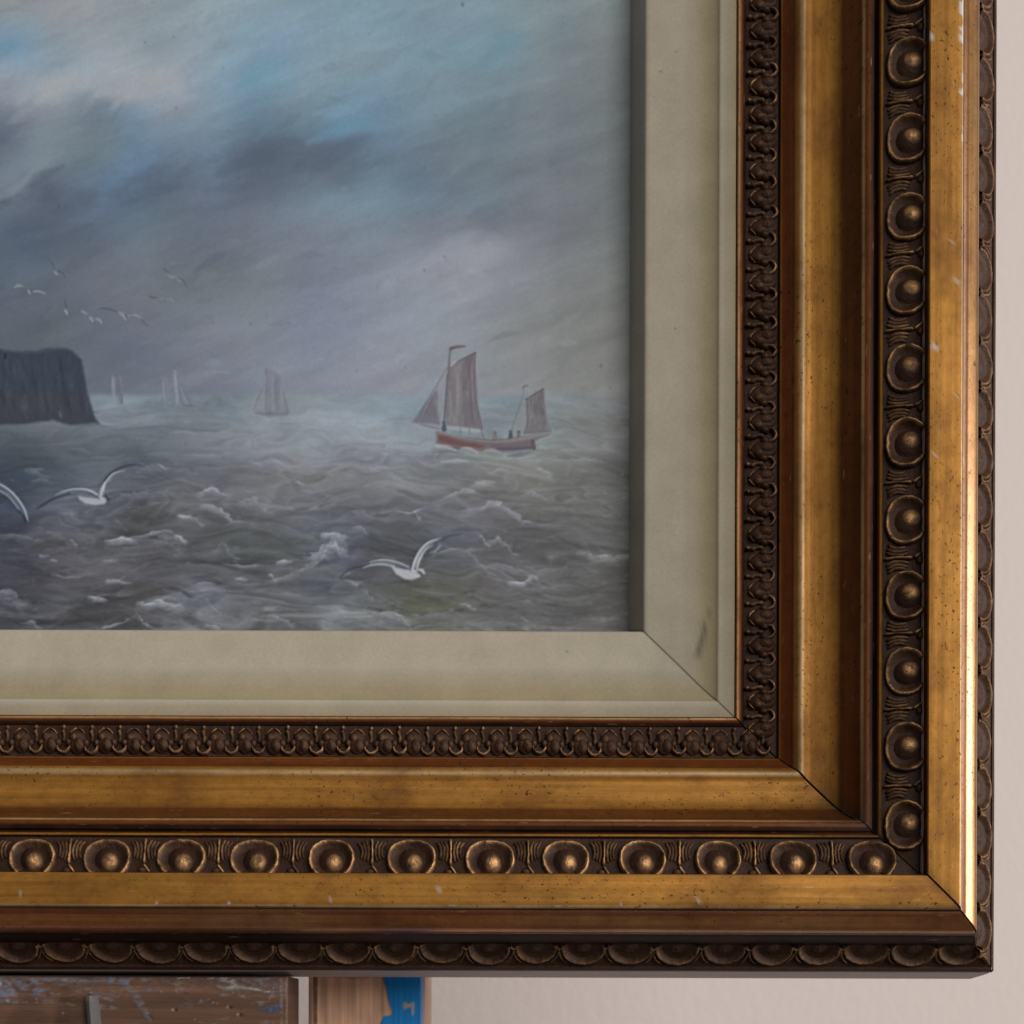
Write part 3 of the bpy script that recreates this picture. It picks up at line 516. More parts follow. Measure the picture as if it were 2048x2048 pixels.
    # crew
    for x, y, c in ((560, 1035, (62, 74, 98)), (1275, 1130, (58, 64, 90)), (1362, 1135, (92, 98, 112)), (1110, 1142, (112, 106, 108))):
        L([(x, y-25), (x, y+28)], [6, 11], c, .95, 1.2, mid=1); L([(x-6, y-46), (x+8, y-42)], [5, 5], (74, 78, 90) if x != 1110 else (98, 100, 104), .95, 1.1, mid=1)
    # hull
    B([(488, 1085), (600, 1115), (800, 1150), (1050, 1178), (1300, 1158), (1500, 1120), (1715, 1092), (1700, 1120), (1535, 1180), (1545, 1275), (1350, 1285), (1180, 1308), (1100, 1285), (940, 1302), (830, 1268), (760, 1256), (700, 1274), (600, 1244), (478, 1218)], (108, 94, 99), 1, 1.4, mid=1)
    B([(492, 1122), (560, 1130), (700, 1185), (900, 1218), (1020, 1240), (960, 1262), (800, 1252), (650, 1225), (495, 1188)], (112, 64, 62), .95, 1.3, mid=1)
    B([(505, 1125), (640, 1160), (780, 1205), (900, 1225), (760, 1235), (640, 1205), (505, 1160)], (118, 68, 62), .7, 2, mid=1)
    L([(486, 1200), (600, 1238), (720, 1268)], [4, 6, 6], (112, 82, 84), .8, mid=1); L([(780, 1262), (900, 1285), (1020, 1270)], [4, 6, 4], (128, 96, 84), .6, mid=1)
    L([(488, 1095), (600, 1122), (760, 1160), (1050, 1196), (1300, 1182), (1500, 1140), (1715, 1100)], [6, 5, 4, 4, 6, 7, 4], (128, 122, 116), .85, 1.2, mid=1)
    L([(486, 1105), (484, 1215)], [4, 3], (124, 112, 96), .8, mid=1); L([(800, 1150), (1050, 1180), (1200, 1172)], [1.5, 2, 1.5], (92, 86, 86), .7, mid=1)
    L([(1100, 1235), (1300, 1245), (1500, 1215)], [9, 12, 10], (102, 88, 97), .8, 2.4, mid=1); L([(1130, 1270), (1300, 1272), (1500, 1255)], [4, 5, 5], (82, 68, 80), .8, 1.4, mid=1)
    L([(1512, 1185), (1525, 1265)], [6, 8], (76, 66, 76), .9, mid=1)
    L([(470, 1245), (600, 1255), (680, 1290)], [6, 8, 4], (165, 168, 174), .75, 2, dry=.3); L([(770, 1262), (840, 1275), (920, 1315)], [4, 6, 3], (165, 168, 172), .8, 1.8); L([(1000, 1290), (1080, 1285), (1160, 1315)], [4, 6, 3], (140, 144, 150), .7, 2)
    L([(350, 1350), (520, 1360), (720, 1345)], [2, 5, 2], (112, 114, 122), .6, 2); L([(1240, 1350), (1360, 1335), (1480, 1310)], [3, 8, 3], (92, 100, 116), .7, 2.5); L([(520, 1420), (700, 1405), (820, 1410)], [4, 8, 3], (158, 160, 164), .5, 3); L([(1340, 1380), (1450, 1360), (1540, 1345)], [3, 6, 2], (150, 150, 152), .5, 2)
    L([(1560, 1290), (1700, 1280), (1800, 1285)], [3, 4, 2], (100, 102, 104), .5, 2)

    # ---- the three near gulls
    G = lambda p, w, c, a=1., s=1.1, m=2: stroke(K5(p), w, c, a, s, mid=m, rel=.7)
    G([(580, 345), (590, 280), (628, 215), (700, 168), (780, 152), (850, 158)], [7, 8, 8, 6, 4, 1.5], (92, 98, 112), .95)
    G([(585, 300), (620, 225), (690, 172), (770, 150), (840, 156)], [2, 4, 4, 3, 1], (48, 52, 66), .85)
    G([(572, 345), (582, 300), (600, 262)], [6, 9, 5], (176, 182, 190)); G([(600, 262), (650, 205), (716, 184)], [3, 3, 1.5], (158, 164, 172), .9)
    G([(560, 330), (480, 300), (390, 306), (320, 338), (260, 378), (208, 410)], [3, 7, 9, 7, 4, 1.2], (98, 106, 122), .95); G([(400, 318), (310, 350), (250, 385), (208, 410)], [3, 4, 4, 1.2], (44, 48, 62), .85)
    G([(556, 326), (510, 302), (450, 294), (380, 302), (310, 328)], [4, 5, 4, 3, 1.5], (178, 184, 192), .95); G([(470, 330), (400, 342), (360, 350)], [2, 3, 1], (128, 134, 144), .7)
    poly(K5([(440, 335), (500, 345), (570, 348), (605, 340), (618, 358), (600, 380), (550, 390), (490, 382), (455, 360)]), (182, 180, 182), 1, 1.2, .8, 2); G([(470, 368), (540, 384), (590, 380)], [2, 4, 2], (156, 154, 158), .6)
    G([(610, 335), (622, 352), (640, 352)], [5, 7, 2], (52, 54, 62), .95); G([(575, 350), (560, 335)], [2, 2], (120, 122, 130), .6)
    # left-hand wing at the edge of the view
    G([(-120, 250), (-40, 262), (20, 300), (80, 355), (125, 425), (152, 490)], [8, 9, 10, 9, 7, 2], (86, 96, 116), .95, m=3); G([(-120, 246), (-40, 258), (30, 292), (90, 350), (132, 415), (152, 475)], [3, 3.5, 3.5, 3.5, 3, 1], (196, 202, 210), .95, m=3); G([(-20, 300), (40, 340), (90, 400), (122, 450)], [3, 3, 3, 1], (186, 190, 200), .9, m=3); G([(100, 420), (130, 450), (150, 492)], [3, 4, 1.5], (56, 62, 78), .9, m=3)
    poly(K5([(-210, 330), (-130, 300), (-60, 320), (-40, 370), (-110, 400), (-190, 380)]), (184, 184, 188), 1, 1.4, .8, 3)
    G = lambda p, w, c, a=1., s=1.1: stroke(K6(p), w, c, a, s, mid=4, rel=.7)
    G([(570, 742), (588, 690), (622, 630), (668, 584), (730, 558)], [6, 10, 12, 9, 4], (112, 116, 128), .95); G([(640, 640), (700, 590), (780, 548), (860, 530)], [3, 5, 5, 2], (66, 70, 84), .8); G([(700, 600), (720, 590)], [4, 3], (70, 74, 86), .8)
    G([(570, 738), (584, 690), (612, 635), (655, 588), (715, 562)], [4, 5, 5, 4, 1.5], (188, 190, 196)); G([(596, 730), (612, 680), (645, 625), (690, 598)], [4, 5, 3, 1.5], (184, 184, 190), .95); G([(730, 600), (700, 630), (670, 640)], [3, 4, 2], (150, 154, 160), .7)
    G([(560, 730), (480, 700), (400, 694), (310, 705), (230, 730), (172, 772)], [5, 8, 9, 6, 4, 1.5], (100, 106, 122), .9); G([(330, 705), (240, 728), (172, 774)], [3, 4, 1.5], (54, 58, 72), .85)
    G([(548, 722), (480, 694), (400, 683), (330, 693)], [2.5, 3, 3.5, 1.5], (184, 188, 196), .95); G([(470, 720), (400, 708), (330, 715), (290, 728)], [3, 4, 3, 1.5], (186, 190, 196), .95)
    poly(K6([(448, 720), (500, 732), (560, 742), (605, 735), (632, 740), (642, 760), (610, 782), (570, 797), (525, 792), (480, 765)]), (186, 183, 185), 1, 1.2, .8, 4); G([(490, 768), (550, 790), (600, 780)], [2, 4, 2], (164, 160, 164), .6); G([(480, 724), (530, 736), (560, 740)], [3, 3, 2], (120, 124, 136), .7)
    G([(606, 748), (622, 760), (634, 770)], [4, 6, 2], (62, 64, 72), .9); G([(600, 735), (628, 738), (640, 760)], [3, 4, 2], (192, 190, 192), .9)

    # ---- fly specks and age
    for x, y, r in [(918, 8, 7), (283, 86, 4), (340, 75, 3), (346, 217, 4), (112, 415, 5), (1197, 730, 6), (1216, 773, 4), (843, 540, 4), (883, 512, 4), (496, 648, 4), (665, 537, 3), (60, 84, 2), (806, 735, 3)]:
        stroke([(x, y), (x+1.5, y+r*.5)], [r*.8, r*.5], (66, 70, 76), .5, 2.4)
    for _ in range(90):
        x, y = rng.uniform(-100, 1280), rng.uniform(-100, 780); stroke([(x, y), (x+1, y+1)], rng.uniform(1.5, 3), (88, 96, 106), .35, 2)
    def blur(a_, r):
        k = np.exp(-np.arange(-3, 4)**2/(2*r*r)); k /= k.sum()
        p = np.pad(a_, ((3, 3), (3, 3), (0, 0)), 'edge'); p = sum(k[i]*p[i:i+H] for i in range(7)); return sum(k[i]*p[:, i:i+W] for i in range(7))
    lum = img.mean(-1, keepdims=True); img[:] = lum+(img-lum)*np.where(py < 790, .86, np.clip(.50+(py-790)/200*.25, .5, .78))[..., None]
    img *= np.where((py < 785)[..., None], np.array([.975, .995, 1.005], np.float32), np.array([.970, .986, 1.012], np.float32))
    low = img[::8, ::8].copy()
    for _ in range(6):
        q = np.pad(low, ((1, 1), (1, 1), (0, 0)), 'edge'); low = (q[1:-1, 1:-1]*2+q[:-2, 1:-1]+q[2:, 1:-1]+q[1:-1, :-2]+q[1:-1, 2:])/6
    low = sample(low, xx/8, yy/8); obj = (mask == 0)[..., None]
    kc = np.where(py < 790, 1.15, 1.05+.25*np.clip((py-800)/150, 0, 1))[..., None]
    img = np.where(obj, np.clip(low+(img-low)*kc, .1, .68), img)
    img = blur(img, .95)
    weave = (np.sin(xx*np.pi/2.6)+np.sin(yy*np.pi/2.6))*.004+rng.normal(size=(H, W)).astype(np.float32)*.012
    img *= (1+weave+N(5, 5, 40, 2)*.05)[..., None]
    return np.clip(img, .02, .95), relief, mask

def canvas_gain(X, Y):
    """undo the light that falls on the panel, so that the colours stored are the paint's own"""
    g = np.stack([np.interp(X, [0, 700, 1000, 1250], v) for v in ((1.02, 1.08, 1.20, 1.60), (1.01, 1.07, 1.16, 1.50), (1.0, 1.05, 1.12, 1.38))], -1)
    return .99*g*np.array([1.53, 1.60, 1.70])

# ------------------------------------------------------------------ setting: the wall behind
wv = []; WN = 2; TURN = math.radians(27)
for yq in np.linspace(1024-9000, 1024+9000, WN):
    for xq in np.linspace(-6000, 9000, WN): wv.append(P3(1500+xq*math.cos(TURN), yq, -2300-xq*math.sin(TURN)))
tag(mesh_obj('wall', wv, grid_faces(WN, WN)[:, ::-1], M_WALL), kind='structure')

# ------------------------------------------------------------------ the framed painting
DX, DY = 1278.0, 1285.0         # where the inner arris of the liner runs
L_RIGHT, L_BOTTOM = 1625.0, 1620.0
painting = bpy.data.objects.new('framed_painting', None); COL.objects.link(painting)
painting.location = P3(DX-300, DY+672, 60); painting.empty_display_size = .05
tag(painting, 'seascape in oils with a red-hulled sailing boat, in a worn gilt frame with cream liner', 'painting')
bpy.context.view_layer.update()
PINV = painting.matrix_world.inverted()
def own(o, parent):
    o.parent = parent
    if parent is painting: o.matrix_parent_inverse = PINV
    return o

# canvas ------------------------------------------------------------
img, relief, motif = make_painting()
STEP = 2
H0, W0 = (img.shape[0]//STEP)*STEP, (img.shape[1]//STEP)*STEP
small = img[:H0, :W0].reshape(H0//STEP, STEP, W0//STEP, STEP, 3).mean((1, 3))
rel = relief[:H0, :W0].reshape(H0//STEP, STEP, W0//STEP, STEP).mean((1, 3))
nr, nc = small.shape[:2]
gx = PX0+STEP*(np.arange(nc)+.5); gy = PY0+STEP*(np.arange(nr)+.5)
GX, GY = np.meshgrid(gx, gy)
albedo = lin(small*255)
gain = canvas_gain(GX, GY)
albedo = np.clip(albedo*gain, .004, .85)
V = np.stack([(GX-CX)*S, -(rel*1.6)*S, (CY-GY)*S+ZOFF], -1).reshape(-1, 3)
canvas = mesh_obj('canvas', V, grid_faces(nr, nc)[:, ::-1], M_OIL, cols=albedo.reshape(-1, 3))
own(canvas, painting)

bb = [P3(x, y, h) for h in (-14, -26) for x, y in ((-200, -200), (DX+240, -200), (DX+240, DY+240), (-200, DY+240))]  # unseen dark panel, added so no light leaks through the liner mitre
own(mesh_obj('added_backing', bb, [(0, 3, 2, 1), (4, 5, 6, 7), (0, 1, 5, 4), (1, 2, 6, 5), (2, 3, 7, 6), (3, 0, 4, 7)], plain('dark_board', (.10, .075, .055), .8), None, False), painting)
# mouldings -----------------------------------------------------------
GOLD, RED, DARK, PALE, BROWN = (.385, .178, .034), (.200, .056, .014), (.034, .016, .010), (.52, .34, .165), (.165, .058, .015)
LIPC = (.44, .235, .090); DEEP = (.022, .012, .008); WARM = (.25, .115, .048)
CREAM, STRAW = (.545, .487, .378), (.430, .360, .225)
# bands of the moulding: name, material, [(u outward, h height, colour), ...]
BANDS = [
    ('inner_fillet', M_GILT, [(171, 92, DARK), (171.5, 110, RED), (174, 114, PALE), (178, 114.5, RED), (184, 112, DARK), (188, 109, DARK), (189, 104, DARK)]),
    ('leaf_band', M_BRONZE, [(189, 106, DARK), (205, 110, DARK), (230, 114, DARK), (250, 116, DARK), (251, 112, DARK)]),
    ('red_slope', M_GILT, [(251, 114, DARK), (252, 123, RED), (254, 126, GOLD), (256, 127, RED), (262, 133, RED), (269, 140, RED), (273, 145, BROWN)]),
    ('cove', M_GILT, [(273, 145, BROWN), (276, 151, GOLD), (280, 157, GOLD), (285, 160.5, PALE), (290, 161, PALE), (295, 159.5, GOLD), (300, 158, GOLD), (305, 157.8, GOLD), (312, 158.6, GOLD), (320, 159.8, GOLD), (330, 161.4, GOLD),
                      (338, 163, GOLD), (345, 165, GOLD), (352, 168.5, GOLD), (359, 173.5, BROWN), (365, 180, BROWN), (371, 188.5, BROWN), (376, 198, BROWN), (380, 207.5, BROWN), (383.5, 217, BROWN)]),  # steep inward side coloured brown, its shade painted in
    ('bead', M_GILT, [(383.5, 214, DARK), (384, 222, PALE), (386, 226, PALE), (389, 229, BROWN), (393, 231, RED), (398, 231.5, DARK), (404, 229, DARK), (407, 223, DARK), (410, 226, DARK), (412, 236, RED), (414, 240, GOLD), (417, 241.5, GOLD), (419, 239, DARK), (420, 233, DARK)]),  # pale crown to dark back: light and shade put into the bead's colours
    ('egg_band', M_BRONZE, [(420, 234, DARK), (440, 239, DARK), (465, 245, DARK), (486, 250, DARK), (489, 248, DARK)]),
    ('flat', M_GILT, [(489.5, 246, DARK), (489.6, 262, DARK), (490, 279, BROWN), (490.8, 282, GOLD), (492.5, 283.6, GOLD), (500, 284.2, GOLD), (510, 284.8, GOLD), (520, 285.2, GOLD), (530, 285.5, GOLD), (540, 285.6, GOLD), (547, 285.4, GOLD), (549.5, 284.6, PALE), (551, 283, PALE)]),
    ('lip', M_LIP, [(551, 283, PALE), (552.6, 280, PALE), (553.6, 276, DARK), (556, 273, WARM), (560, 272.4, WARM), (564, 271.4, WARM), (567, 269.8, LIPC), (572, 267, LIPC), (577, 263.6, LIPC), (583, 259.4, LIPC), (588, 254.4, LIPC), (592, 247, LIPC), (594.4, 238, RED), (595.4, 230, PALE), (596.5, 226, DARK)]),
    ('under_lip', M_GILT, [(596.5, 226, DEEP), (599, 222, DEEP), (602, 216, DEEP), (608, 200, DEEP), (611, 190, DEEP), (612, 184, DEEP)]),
    ('scallop_band', M_BRONZE, [(612, 182, DARK), (625, 170, DARK), (640, 157, DARK), (651, 147, DARK)]),
    ('rim', M_BRONZE, [(651, 146, DARK), (654, 148, DARK), (656.5, 147.2, DARK), (659.5, 143, DARK), (661, 137, DARK), (661.4, 129, DARK)]),
]
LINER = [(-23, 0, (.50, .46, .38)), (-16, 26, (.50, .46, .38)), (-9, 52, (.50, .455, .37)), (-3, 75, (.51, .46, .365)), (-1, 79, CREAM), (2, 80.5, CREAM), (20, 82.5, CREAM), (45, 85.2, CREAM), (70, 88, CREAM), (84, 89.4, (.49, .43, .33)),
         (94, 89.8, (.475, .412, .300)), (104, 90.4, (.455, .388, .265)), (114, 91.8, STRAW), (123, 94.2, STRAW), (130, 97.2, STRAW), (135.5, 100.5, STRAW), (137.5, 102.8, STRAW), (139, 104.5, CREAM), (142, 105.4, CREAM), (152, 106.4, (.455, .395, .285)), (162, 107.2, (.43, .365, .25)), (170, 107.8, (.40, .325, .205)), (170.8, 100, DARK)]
def subdiv(prof, mx):
    out = [prof[0]]
    for a, b in zip(prof, prof[1:]):
        n = max(1, int(math.hypot(b[0]-a[0], b[1]-a[1])/mx))
        for k in range(1, n+1):
            f = k/n; out.append((a[0]+(b[0]-a[0])*f, a[1]+(b[1]-a[1])*f, tuple(np.array(a[2])*(1-f)+np.array(b[2])*f)))
    return out
def smooth_noise(n, size, seed):
    return vnoise((2, n), size, 50, seed, 3)[0]

def sweep(name, mat, prof, side, parent, gap=1.5, step=5., wob=.5, seed=0, mx=6., sharp=32, hook=None):
    """run a profile along one side of the frame, mitred at the corner"""
    prof = subdiv(prof, mx); L = L_RIGHT if side == 'right' else L_BOTTOM
    n = int((L+700)/step); tt = np.linspace(0, 1, n)
    U = np.array([p[0] for p in prof])[:, None]; Hh = np.array([p[1] for p in prof])[:, None]; C = np.array([p[2] for p in prof])
    A = (-U+gap)*(1-tt)+L*tt
    w1 = smooth_noise(n, 60, seed+1)*wob*1.6; w2 = smooth_noise(n, 14, seed+2)*wob
    Ux = U+(w1+w2)[None]*.6; Hx = Hh+(smooth_noise(n, 40, seed+3)*wob)[None]+np.zeros_like(A)
    X, Y = (DX+Ux+0*A, DY-A) if side == 'right' else (DX-A, DY+Ux+0*A)
    V = np.stack([(X-CX)*S, -Hx*S, (CY-Y)*S+ZOFF], -1).reshape(-1, 3)
    cols = np.repeat(C[:, None, :], n, 1)*(1+.0*A[..., None]); chip = np.zeros(A.shape)
    if hook: hook(cols, chip, np.broadcast_to(U, A.shape), A, side)
    F = grid_faces(len(prof), n)
    if side == 'right': F = F[:, ::-1]
    off = 0. if side == 'right' else 7.7
    uv = np.stack([A*S+off, np.broadcast_to(U, A.shape)*S], -1).reshape(-1, 2)
    return mesh_obj(name, V, F, mat, parent, True, sharp, cols.reshape(-1, 3), {'chip': chip.ravel(), 'wear': np.zeros(A.size)}, uv)

def flat_hook(cols, chip, U, A, side):
    n = A.shape[1]; rng = np.random.default_rng(3 if side == 'right' else 4)
    y = DY-A                                    # height in the picture on the right-hand rail
    if side == 'right':
        e = np.minimum(smooth_noise(n, 4.5, 71)*24+smooth_noise(n, 26, 72)*22+.6, 10)       # gesso showing where the outer arris has flaked
        act = np.clip((560-y)/130, 0, 1)*.9+.12
        chip[:] = np.clip((U-(550-np.maximum(e[None]*act-1.2, 0)))/1.4, 0, 1)*(U > 535)
        e2 = np.minimum(smooth_noise(n, 9, 73)*26-2, 6)
        chip[:] = np.maximum(chip, np.clip(((490+np.maximum(e2[None]*np.clip((430-y)/100, 0, 1)-1, -3))-U)/1.2, 0, 1)*(U > 490.5)*(y < 430))
        spots = [(1840, 640, 5), (1863, 690, 6), (1905, 790, 4), (1880, 860, 3), (1895, 480, 3), (1868, 905, 4), (1912, 560, 4)]
        for sx, sy, r in spots:
            uu = (sx-EYE_X)*(1-285/EYE_D)+EYE_X-DX; aa = DY-((sy-EYE_Y)*(1-285/EYE_D)+EYE_Y)
            chip[:] = np.maximum(chip, .8*np.clip(1.3-np.hypot(U-uu, A-aa)/r, 0, 1))
    else:
        for k in range(46):
            aa = rng.uniform(-400, 1450); uu = rng.choice([rng.uniform(494, 548), rng.uniform(540, 551)]); r = rng.uniform(1.0, 2.3)
            chip[:] = np.maximum(chip, .75*np.clip(1.3-np.hypot((U-uu)*rng.uniform(.9, 1.9), (A-aa)*rng.uniform(.3, .9))/r, 0, 1))
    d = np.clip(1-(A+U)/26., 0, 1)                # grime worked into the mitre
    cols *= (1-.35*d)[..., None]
def liner_hook(cols, chip, U, A, side):
    if side == 'right':                         # grey smudge by the corner
        x = DX+U; y = DY-A
        f = np.clip((y-1232)/100, 0, 1); xc = 1404-24*f; w = 3+9*f
        k = np.clip(1-np.abs(x-xc)/w, 0, 1)*np.clip((y-1232)/30, 0, 1)*np.clip((1345-y)/18, 0, 1)*.75
        cols[:] = cols*(1-k[..., None])+np.array([.10, .095, .08])*k[..., None]
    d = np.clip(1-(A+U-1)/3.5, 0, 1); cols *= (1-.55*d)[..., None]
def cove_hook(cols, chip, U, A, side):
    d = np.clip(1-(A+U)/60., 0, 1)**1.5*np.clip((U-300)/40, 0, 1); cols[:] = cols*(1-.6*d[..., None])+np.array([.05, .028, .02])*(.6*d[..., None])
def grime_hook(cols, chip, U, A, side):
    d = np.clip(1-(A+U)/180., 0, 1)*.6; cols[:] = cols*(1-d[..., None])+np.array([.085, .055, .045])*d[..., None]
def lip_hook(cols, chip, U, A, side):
    if side == 'bottom':                        # lower lip tinted darker and redder, its shade put into the colour
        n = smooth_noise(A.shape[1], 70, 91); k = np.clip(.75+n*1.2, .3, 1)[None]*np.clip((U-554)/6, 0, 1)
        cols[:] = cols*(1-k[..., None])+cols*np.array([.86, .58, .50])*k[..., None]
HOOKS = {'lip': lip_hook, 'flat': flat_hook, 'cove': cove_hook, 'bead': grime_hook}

# ornament: ridges and bosses in a local strip (s along, t across, n up), one mesh per kind, then placed singly
class Piece:
    def __init__(s, seed=0): s.v = []; s.f = []; s.w = []; s.r = random.Random(seed)
    def ridge(s, pts, width, height, wear=1., seg=6, n0=-1.5, cap=True, jit=.35):
        P = [Vector((*p, 0)) for p in pts]
        if len(P) > 2:
            Q = [2*P[0]-P[1]]+P+[2*P[-1]-P[-2]]; out = []
            for i in range(1, len(Q)-2):
                for k in range(4):
                    u = k/4; a, b, c, d = Q[i-1:i+3]
                    out.append(.5*((2*b)+(c-a)*u+(2*a-5*b+4*c-d)*u*u+(3*b-a-3*c+d)*u**3))
            P = out+[P[-1]]
        N = len(P); W = np.interp(np.linspace(0, 1, N), np.linspace(0, 1, len(width)), width) if hasattr(width, '__len__') else [width]*N
        Hh = np.interp(np.linspace(0, 1, N), np.linspace(0, 1, len(height)), height) if hasattr(height, '__len__') else [height]*N
        b0 = len(s.v); wn = [s.r.uniform(.15, 1.15) for _ in range(N//3+3)]
        for i, p in enumerate(P):
            t = (P[min(i+1, N-1)]-P[max(i-1, 0)]).normalized(); q = Vector((-t.y, t.x, 0)); e = .35 if i in (0, N-1) and cap else 1.
            j = s.r.uniform(-jit, jit)
            for k in range(seg+1):
                a = math.pi*k/seg; c_ = math.cos(a); h_ = math.sin(a)
                s.v.append((p.x+q.x*(c_*W[i]/2*e+j), p.y+q.y*(c_*W[i]/2*e+j), n0+h_*(Hh[i]*e-n0)+s.r.uniform(-.2, .2))); s.w.append(wear*(wn[i//3]*(1-i % 3/3)+wn[i//3+1]*(i % 3/3))*max(0, h_-.45)/.55*(1 if e == 1 else .6))
        for i in range(N-1):
            for k in range(seg):
                o = b0+i*(seg+1)+k; s.f.append((o, o+1, o+seg+2, o+seg+1))
    def loft(s, pts, prof, centre, hs=None, jit=.4):
        """carve a rim along pts: prof = [(inward offset, height, wear)], inward = towards centre"""
        P = [Vector((*p, 0)) for p in pts]; Q = [2*P[0]-P[1]]+P+[2*P[-1]-P[-2]]; out = []
        for i in range(1, len(Q)-2):
            for k in range(4):
                u = k/4; a, b, c, d = Q[i-1:i+3]
                out.append(.5*((2*b)+(c-a)*u+(2*a-5*b+4*c-d)*u*u+(3*b-a-3*c+d)*u**3))
        P = out+[P[-1]]; N = len(P); b0 = len(s.v); K = len(prof)
        Hs = np.interp(np.linspace(0, 1, N), np.linspace(0, 1, len(hs)), hs) if hs else [1.]*N
        wn = [s.r.uniform(.2, 1.2) for _ in range(N//3+3)]
        for i, p in enumerate(P):
            q = (Vector((*centre, 0))-p).normalized(); j = s.r.uniform(-jit, jit); wv_ = wn[i//3]*(1-i % 3/3)+wn[i//3+1]*(i % 3/3)
            for off, h, w in prof:
                s.v.append((p.x+q.x*(off+j), p.y+q.y*(off+j), (h*Hs[i] if h > 0 else h)+s.r.uniform(-.25, .25))); s.w.append(min(1., w*wv_))
        for i in range(N-1):
            for k in range(K-1): o = b0+i*K+k; s.f.append((o, o+K, o+K+1, o+1))
    def dome(s, cx, cy, rx, ry, h, wear=.6, rings=6, seg=18, n0=-1.5, wc=(0, 0), bumpy=.5, hollow=0., para=False):
        b0 = len(s.v)
        for i in range(rings+1):
            a = i/rings; r = math.cos(a*math.pi/2) if i < rings else 0.
            z = n0+math.sin(a*math.pi/2)**.8*(h-n0)
            if para: r = 1-a; z = n0+(1-r*r)**1.25*(h-n0)
            if hollow: z -= hollow*max(0., a-.35)**2
            for k in range(seg):
                g = 2*math.pi*k/seg; x = math.cos(g)*r; y = math.sin(g)*r
                s.v.append((cx+x*rx, cy+y*ry, z+s.r.uniform(-bumpy, bumpy)*(a > .2)))
                s.w.append(wear*max(0, min(1, 1.1-1.75*math.hypot(x-wc[0], y-wc[1]))))
        for i in range(rings):
            for k in range(seg):
                a, b = b0+i*seg+k, b0+i*seg+(k+1) % seg; s.f.append((a, b, b+seg, a+seg))
    def mesh(s, name):
        me = bpy.data.meshes.new(name); me.from_pydata([tuple(c*S for c in v) for v in s.v], [], s.f); me.validate()
        me.polygons.foreach_set('use_smooth', np.ones(len(me.polygons), bool))
        a = me.attributes.new('wear', 'FLOAT', 'POINT'); a.data.foreach_set('value', np.array(s.w, np.float32)); me.materials.append(M_BRONZE); return me
def egg_mesh(k):
    p = Piece(10+k); p.dome(0, 45, 28, 27, 12, 1.0, 10, 28, wc=(-.24, .22), bumpy=.8, para=True); return p.mesh('egg')  # off-centre gold patch paints the egg's lit side into its wear
def cup_mesh(k):
    p = Piece(20+k)
    p.loft([(-27, 74), (-37, 64), (-43, 50), (-43, 34), (-35, 19), (-19, 10.5), (0, 8), (19, 10.5), (35, 19), (43, 34), (43, 50), (37, 64), (27, 74)],
           [(-5, -1.5, 0), (-3.8, 5, .1), (-2.4, 10, .4), (-1, 12.4, 1.), (.4, 12.8, 1.), (2, 11.2, .5), (5, 7, .08), (9, 3, .03), (13, .6, .02), (18, -.8, 0)], (0, 46), [.85, 1, 1.05, 1, .85, .7, .6, .7, .85, 1, 1.05, 1, .85], .7)
    return p.mesh('egg_cup')
def dart_mesh(k):
    p = Piece(30+k); p.ridge([(0, 3), (-.5, 20), (0, 40), (.5, 54)], [7, 5.5, 5.5, 8], [9, 10, 10.5, 10], .9, 8, jit=.6)
    p.ridge([(.5, 55), (-4, 62), (-11, 70)], [6, 7, 4], [9, 8, 5], .95); p.dome(4, 66, 9, 7, 6, .15, 4, 10, bumpy=.5)
    for sg in (-1, 1):
        for q, (x0, x1) in enumerate(((9, 7), (16, 13), (23, 19))):
            p.ridge([(sg*(x0+3), 6+q*1.5), (sg*x1, 18+q), (sg*(x1-1), 32), (sg*(x1+2), 48-q*3)], [6, 8.5, 8, 6], [5, 7.5-q*.6, 7-q*.6, 3], .30-.06*q, 5, jit=.6)
    return p.mesh('dart')
def leaf_mesh(k):
    p = Piece(40+k)
    p.dome(0, 33, 18, 26, 10, .10, 6, 16, bumpy=1.); p.dome(-4, 40, 12, 17, 14, .08, 5, 12, bumpy=1.); p.dome(6, 26, 9, 12, 13, .2, 4, 10, bumpy=.8)
    p.ridge([(-15, 20), (-8, 12), (-1, 7)], [3, 4.5, 3.5], [7, 10, 9], .85, 5); p.ridge([(15, 19), (8, 12), (1, 7)], [3, 4, 3], [7, 9, 9], .6, 5)
    p.ridge([(-27, 8), (-25.5, 14), (-28, 24), (-27, 36)], [5, 9, 8, 11], [5, 9, 8, 7], .2, 6, jit=.8); p.dome(-27, 6, 5, 6, 10, .8, 4, 10, bumpy=.5)
    p.ridge([(-39, 40), (-37, 51), (-27, 57), (-17, 51), (-15, 40)], [4.5, 6.5, 7, 6.5, 4.5], [8, 11, 10, 11, 8], .62, 6, jit=.8)
    p.dome(-37, 37, 7, 9, 12, .15, 4, 10, bumpy=.7); p.dome(-17, 37, 7, 9, 12, .15, 4, 10, bumpy=.7)
    return p.mesh('leaf')
